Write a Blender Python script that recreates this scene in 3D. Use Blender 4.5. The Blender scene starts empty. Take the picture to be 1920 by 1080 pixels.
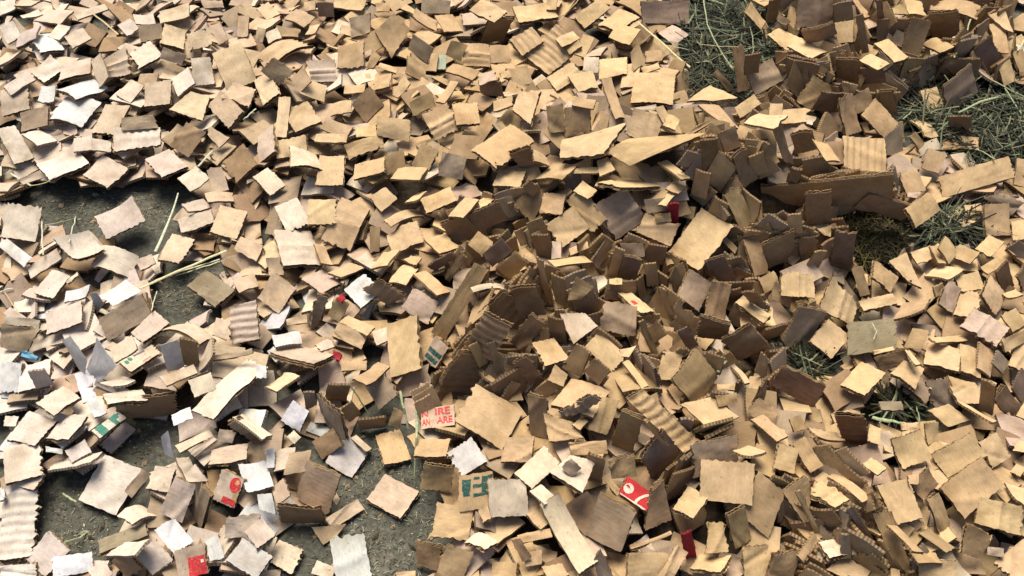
import bpy, math, random
import numpy as np
from mathutils import noise as mnoise

random.seed(7); rng = np.random.default_rng(7)
SC = bpy.context.scene
COL = SC.collection

# ------------------------------------------------------------------ camera
CAM_H, PITCH, TANH = 1.2, math.radians(54), 0.5777      # height, degrees down, tan(half horizontal field)
cam_d = bpy.data.cameras.new('camera'); cam = bpy.data.objects.new('camera', cam_d); COL.objects.link(cam)
cam.location = (0, 0, CAM_H); cam.rotation_euler = (math.pi/2 - PITCH, 0, 0)
cam_d.sensor_fit = 'HORIZONTAL'; cam_d.angle = 2*math.atan(TANH)
cam_d.clip_start = 0.02; cam_d.clip_end = 200
SC.camera = cam

# ------------------------------------------------------------------ sky and sun
SUN_EL, SUN_AZ = math.radians(61), math.radians(-18)     # azimuth from +Y towards +X
W = bpy.data.worlds.new('World'); SC.world = W; W.use_nodes = True
nt = W.node_tree; bg = nt.nodes['Background']
sky = nt.nodes.new('ShaderNodeTexSky'); sky.sky_type = 'NISHITA'; sky.sun_disc = False
sky.sun_elevation = SUN_EL; sky.sun_rotation = SUN_AZ
sky.dust_density = 4.0; sky.ozone_density = 1.0; sky.air_density = 1.0
nt.links.new(sky.outputs[0], bg.inputs['Color']); bg.inputs['Strength'].default_value = 0.03
sd = bpy.data.lights.new('sun', 'SUN'); sun = bpy.data.objects.new('sun', sd); COL.objects.link(sun)
sd.energy = 1.5; sd.angle = math.radians(34); sd.color = (1.0, 0.93, 0.80)
sun.rotation_euler = (math.pi/2 - SUN_EL, 0, math.pi - SUN_AZ)
sun.location = (0, 3, 4)
SC.view_settings.view_transform = 'Standard'; SC.view_settings.look = 'None'
SC.view_settings.gamma = 1; SC.view_settings.use_curve_mapping = False
SC.view_settings.exposure = 1.95
SC.cycles.max_bounces = 5; SC.cycles.diffuse_bounces = 2

# ------------------------------------------------------------------ picture <-> place
FWD = np.array([0, math.cos(PITCH), -math.sin(PITCH)]); UPV = np.array([0, math.sin(PITCH), math.cos(PITCH)]); RGT = np.array([1., 0, 0])
C0 = np.array([0, 0, CAM_H])
def ray(px, py):
    px = np.asarray(px, float); py = np.asarray(py, float)
    a = (px-960)/960*TANH; b = (540-py)/960*TANH
    return FWD + a[..., None]*RGT + b[..., None]*UPV     # unit depth along the view axis
def ground(px, py, z=0.0):
    r = ray(px, py); return C0 + r*((CAM_H-z)/-r[..., 2])[..., None]
def project(P):
    d = np.asarray(P) - C0; z = d @ FWD
    return 960 + (d @ RGT)/z/TANH*960, 540 - (d @ UPV)/z/TANH*960, z

# ------------------------------------------------------------------ the heap's height
MOUNDS = [  # x, y in the photo, spread across, spread away (m), height (m)
    (1130, 350, .30, .15, .12), (1400, 400, .20, .14, .07), (1180, 760, .22, .12, .07), (650, 230, .50, .20, .05),
    (1560, 130, .26, .14, .07), (1300, 960, .40, .12, .045), (330, 720, .18, .10, .045), (1800, 600, .25, .2, .02),
    (960, 590, .16, .10, .06), (250, 120, .5, .2, .02), (1750, 950, .25, .12, .03)]
HOLES = [(190, 390, .11, .04), (345, 550, .05, .04), (700, 1000, .09, .10), (690, 860, .06, .05), (160, 980, .07, .06), (1350, 95, .11, .09),
         (1850, 250, .14, .09), (1720, 190, .07, .05), (1640, 450, .07, .06), (1518, 690, .035, .04), (1770, 430, .06, .03), (1675, 760, .035, .02), (260, 830, .05, .04), (590, 1050, .05, .04)]
_M = [(ground(a, b), sx, sy, h) for a, b, sx, sy, h in MOUNDS]; _Hl = [(ground(a, b), sx, sy) for a, b, sx, sy in HOLES]
def H(x, y):
    x = np.asarray(x, float); y = np.asarray(y, float)
    z = 0.040 + 0*x
    for g, sx, sy, h in _M: z = z + h*np.exp(-((x-g[0])/sx)**2 - ((y-g[1])/sy)**2)
    for g, sx, sy in _Hl: z = z*(1 - np.exp(-(((x-g[0])/sx)**2 + ((y-g[1])/sy)**2)**1.5*0.8))
    return z
def on_heap(px, py, lift=0.0):
    z = 0.03
    for _ in range(40):
        p = ground(px, py, z); z = 0.5*z + 0.5*(float(H(p[0], p[1])) + lift)
    return ground(px, py, z)

# ------------------------------------------------------------------ materials
def mat(name):
    m = bpy.data.materials.new(name); m.use_nodes = True
    b = m.node_tree.nodes['Principled BSDF']; b.inputs['Roughness'].default_value = 0.85
    b.inputs['Specular IOR Level'].default_value = 0.25
    return m, m.node_tree, b
def N(nt, t, **kw):
    n = nt.nodes.new(t)
    for k, v in kw.items(): setattr(n, k, v)
    return n
def mathn(nt, op, a, b=None, c=None):
    n = N(nt, 'ShaderNodeMath', operation=op)
    for i, v in enumerate((a, b, c)):
        if v is None: continue
        if isinstance(v, (int, float)): n.inputs[i].default_value = v
        else: nt.links.new(v, n.inputs[i])
    return n.outputs[0]
def ramp(nt, fac, stops):
    n = N(nt, 'ShaderNodeValToRGB'); e = n.color_ramp.elements
    while len(e) < len(stops): e.new(0.5)
    for k, (p, c) in zip(e, stops): k.position = p; k.color = (c, c, c, 1) if isinstance(c, (int, float)) else (*c, 1)
    nt.links.new(fac, n.inputs[0]); return n.outputs[0]
def noisen(nt, vec, scale, detail=3, rough=.55, vscale=None):
    if vscale:
        mp = N(nt, 'ShaderNodeMapping'); mp.inputs['Scale'].default_value = vscale
        nt.links.new(vec, mp.inputs[0]); vec = mp.outputs[0]
    n = N(nt, 'ShaderNodeTexNoise'); n.inputs['Scale'].default_value = scale; n.inputs['Detail'].default_value = detail
    n.inputs['Roughness'].default_value = rough; nt.links.new(vec, n.inputs['Vector']); return n.outputs['Fac']
def mulc(nt, col, fac, mode='MULTIPLY', amount=1.0):
    n = N(nt, 'ShaderNodeMix', data_type='RGBA', blend_type=mode); n.inputs[0].default_value = amount
    nt.links.new(col, n.inputs[6]); nt.links.new(fac, n.inputs[7]); return n.outputs[2]

def card_material(name, dark=1.0, bump=0.35, corr=True, edge=False):
    m, nt, b = mat(name)
    at = N(nt, 'ShaderNodeAttribute', attribute_name='Col'); uv = N(nt, 'ShaderNodeUVMap', uv_map='UVMap')
    v = uv.outputs[0]
    c = at.outputs['Color']
    if dark != 1.0:
        k = N(nt, 'ShaderNodeRGB'); k.outputs[0].default_value = (dark, dark*.95, dark*.88, 1); c = mulc(nt, c, k.outputs[0])
    mott = noisen(nt, v, 55, 4, .6)
    c = mulc(nt, c, ramp(nt, mott, [(.25, .80), (.75, 1.14)]))
    fib = noisen(nt, v, 420, 3, .65, (1, .25, 1))
    c = mulc(nt, c, ramp(nt, fib, [(.3, .86), (.7, 1.1)]))
    grain = noisen(nt, v, 1300, 2, .6)
    c = mulc(nt, c, ramp(nt, grain, [(.3, .88), (.7, 1.10)]))
    big = noisen(nt, v, 11, 3, .6)                                       # damp and dirt stains of their own shape
    c = mulc(nt, c, ramp(nt, big, [(.30, (.60, .54, .44)), (.47, (1, 1, 1)), (1, (1, 1, 1))]), amount=.75)
    spk = noisen(nt, v, 170, 1, .4)
    c = mulc(nt, c, ramp(nt, spk, [(.70, 1.0), (.77, .5)]), amount=.7)
    if edge:                                                   # the open ends of the flutes, too fine to build on the smallest scraps
        sp = N(nt, 'ShaderNodeSeparateXYZ'); nt.links.new(v, sp.inputs[0])
        wv = mathn(nt, 'SINE', mathn(nt, 'MULTIPLY', mathn(nt, 'ADD', sp.outputs[0], sp.outputs[1]), 2*math.pi/.0049))
        wv = mathn(nt, 'ADD', mathn(nt, 'MULTIPLY', wv, .35), mathn(nt, 'MULTIPLY', noisen(nt, v, 260, 3, .7), 1.1))
        c = mulc(nt, c, ramp(nt, wv, [(.2, .42), (.8, 1.2)]))
    nt.links.new(c, b.inputs['Base Color'])
    h = mathn(nt, 'ADD', mathn(nt, 'MULTIPLY', fib, .22), mathn(nt, 'MULTIPLY', mott, 1.0))
    if corr:
        sx = N(nt, 'ShaderNodeSeparateXYZ'); nt.links.new(v, sx.inputs[0])
        w = mathn(nt, 'SINE', mathn(nt, 'MULTIPLY', sx.outputs[0], 2*math.pi/0.0068))
        mask = ramp(nt, noisen(nt, v, 16, 2), [(.42, 0.05), (.62, 1.0)])
        h = mathn(nt, 'ADD', h, mathn(nt, 'MULTIPLY', mathn(nt, 'MULTIPLY', w, .07), mask))
    bp = N(nt, 'ShaderNodeBump'); bp.inputs['Strength'].default_value = bump; bp.inputs['Distance'].default_value = .0016
    nt.links.new(h, bp.inputs['Height']); nt.links.new(bp.outputs[0], b.inputs['Normal'])
    return m
M_LINER = card_material('kraft_liner')
M_EDGE = card_material('cut_edge', dark=.55, corr=False, edge=True)
M_FLUTE = card_material('corrugated_core', dark=.42, corr=False)
M_PAPER = card_material('white_paper', bump=.25, corr=False)

def ink(name, col):
    m, nt, b = mat(name)
    tc = N(nt, 'ShaderNodeTexCoord'); k = N(nt, 'ShaderNodeRGB'); k.outputs[0].default_value = (*col, 1)
    n1 = noisen(nt, tc.outputs['Object'], 500, 3)
    c = mulc(nt, k.outputs[0], ramp(nt, n1, [(.3, .7), (.7, 1.25)]))
    n2 = noisen(nt, tc.outputs['Object'], 330, 5, .75); mx = N(nt, 'ShaderNodeMix', data_type='RGBA'); nt.links.new(ramp(nt, n2, [(.56, 0.0), (.68, .75)]), mx.inputs[0])
    nt.links.new(c, mx.inputs[6]); mx.inputs[7].default_value = (.45, .33, .22, 1); nt.links.new(mx.outputs[2], b.inputs['Base Color'])
    b.inputs['Roughness'].default_value = .6
    return m
INK = dict(green=ink('green_ink', (.025, .17, .12)), dark=ink('dark_green_ink', (.02, .075, .06)), red=ink('red_ink', (.50, .035, .04)),
           pale=ink('unprinted_pale', (.70, .55, .42)), pink=ink('pink_ink', (.55, .16, .16)), grey=ink('grey_purple_ink', (.14, .11, .13)), ochre=ink('torn_kraft', (.42, .28, .14)))

def floor_material():
    m, nt, b = mat('dirty_concrete')
    tc = N(nt, 'ShaderNodeTexCoord'); v = tc.outputs['Object']
    a = noisen(nt, v, 9, 5, .65)
    c = ramp(nt, a, [(.3, (.042, .040, .028)), (.45, (.068, .068, .051)), (.6, (.095, .09, .068)), (.72, (.15, .135, .10))])
    s = noisen(nt, v, 140, 3, .6); c = mulc(nt, c, ramp(nt, s, [(.3, .55), (.55, 1.0), (.75, 1.7)]))
    f = noisen(nt, v, 900, 2, .6); c = mulc(nt, c, ramp(nt, f, [(.3, .75), (.7, 1.3)]))
    nt.links.new(c, b.inputs['Base Color']); b.inputs['Roughness'].default_value = .8
    bp = N(nt, 'ShaderNodeBump'); bp.inputs['Strength'].default_value = .6; bp.inputs['Distance'].default_value = .004
    nt.links.new(mathn(nt, 'ADD', a, mathn(nt, 'MULTIPLY', s, .5)), bp.inputs['Height']); nt.links.new(bp.outputs[0], b.inputs['Normal'])
    return m
def plain_material(name, lo, hi, scale=60, rough=.8):
    m, nt, b = mat(name)
    tc = N(nt, 'ShaderNodeTexCoord'); a = noisen(nt, tc.outputs['Object'], scale, 4, .65)
    nt.links.new(ramp(nt, a, [(.3, lo), (.7, hi)]), b.inputs['Base Color']); b.inputs['Roughness'].default_value = rough
    bp = N(nt, 'ShaderNodeBump'); bp.inputs['Strength'].default_value = .5; bp.inputs['Distance'].default_value = .004
    nt.links.new(a, bp.inputs['Height']); nt.links.new(bp.outputs[0], b.inputs['Normal'])
    return m
def attr_material(name, rough=.7):
    m, nt, b = mat(name)
    at = N(nt, 'ShaderNodeAttribute', attribute_name='Col'); tc = N(nt, 'ShaderNodeTexCoord')
    a = noisen(nt, tc.outputs['Object'], 260, 3)
    nt.links.new(mulc(nt, at.outputs['Color'], ramp(nt, a, [(.3, .7), (.7, 1.25)])), b.inputs['Base Color']); b.inputs['Roughness'].default_value = rough
    return m
M_FLOOR = floor_material()
M_BED = plain_material('gap_shade_card', (.018, .013, .008), (.07, .046, .025), 120)  # card bed painted near-black: the shade of the gaps is in its colour
M_STRAW = attr_material('straw_stalk', .55)
M_HAY = attr_material('hay_stems', .7)
M_MOSS = attr_material('matted_bedding', .9)

# ------------------------------------------------------------------ mesh helpers
def build(name, V, F, m, parent=None, uv=None, col=None, smooth=False, mats=None, fmat=None):
    me = bpy.data.meshes.new(name)
    V = np.asarray(V, float)
    me.from_pydata(V.tolist(), [], F)
    for x in (mats or [m]): me.materials.append(x)
    if fmat is not None: me.polygons.foreach_set('material_index', np.asarray(fmat, dtype=np.int32))
    if uv is not None:
        l = me.uv_layers.new(name='UVMap'); vi = np.empty(len(me.loops), dtype=np.int32); me.loops.foreach_get('vertex_index', vi)
        l.data.foreach_set('uv', np.asarray(uv, dtype=np.float32)[vi].ravel())
    if col is not None:
        col = np.asarray(col, dtype=np.float32)
        if col.ndim == 1: col = np.tile(col, (len(V), 1))
        if col.shape[1] == 3: col = np.hstack([col, np.ones((len(col), 1), np.float32)])
        a = me.color_attributes.new('Col', 'FLOAT_COLOR', 'POINT'); a.data.foreach_set('color', col.ravel())
    if smooth: me.polygons.foreach_set('use_smooth', np.ones(len(me.polygons), dtype=bool)); me.update(); me.set_sharp_from_angle(angle=math.radians(38))
    me.update()
    o = bpy.data.objects.new(name, me); COL.objects.link(o)
    if parent is not None: o.parent = parent
    return o
def tag(o, label=None, cat=None, group=None, kind=None):
    for k, v in (('label', label), ('category', cat), ('group', group), ('kind', kind)):
        if v: o[k] = v
    return o
def slab_faces(n, m):
    """closed slab over an n x m grid: top verts first, then the bottom ones; returns faces and the number of top faces"""
    i = lambda a, b: a*m + b; k = n*m; F = []
    for a in range(n-1):
        for b in range(m-1): F.append((i(a, b), i(a+1, b), i(a+1, b+1), i(a, b+1)))
    nt_ = len(F)
    for a in range(n-1):
        for b in range(m-1): F.append((k+i(a, b), k+i(a, b+1), k+i(a+1, b+1), k+i(a+1, b)))
    ring = [i(a, 0) for a in range(n)] + [i(n-1, b) for b in range(1, m)] + [i(a, m-1) for a in range(n-2, -1, -1)] + [i(0, b) for b in range(m-2, 0, -1)]
    for q in range(len(ring)):
        a, b = ring[q], ring[(q+1) % len(ring)]; F.append((b, a, k+a, k+b))
    return F, nt_

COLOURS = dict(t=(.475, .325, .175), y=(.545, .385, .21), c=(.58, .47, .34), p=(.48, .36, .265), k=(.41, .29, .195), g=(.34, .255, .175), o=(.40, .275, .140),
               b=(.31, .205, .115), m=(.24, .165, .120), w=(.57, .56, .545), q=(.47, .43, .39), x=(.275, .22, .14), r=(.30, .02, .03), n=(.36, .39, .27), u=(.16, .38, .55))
TARGET = dict(U=(0, -.08, 1), T=(0, -.42, .9), V=(0, -1, .12))

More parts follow.
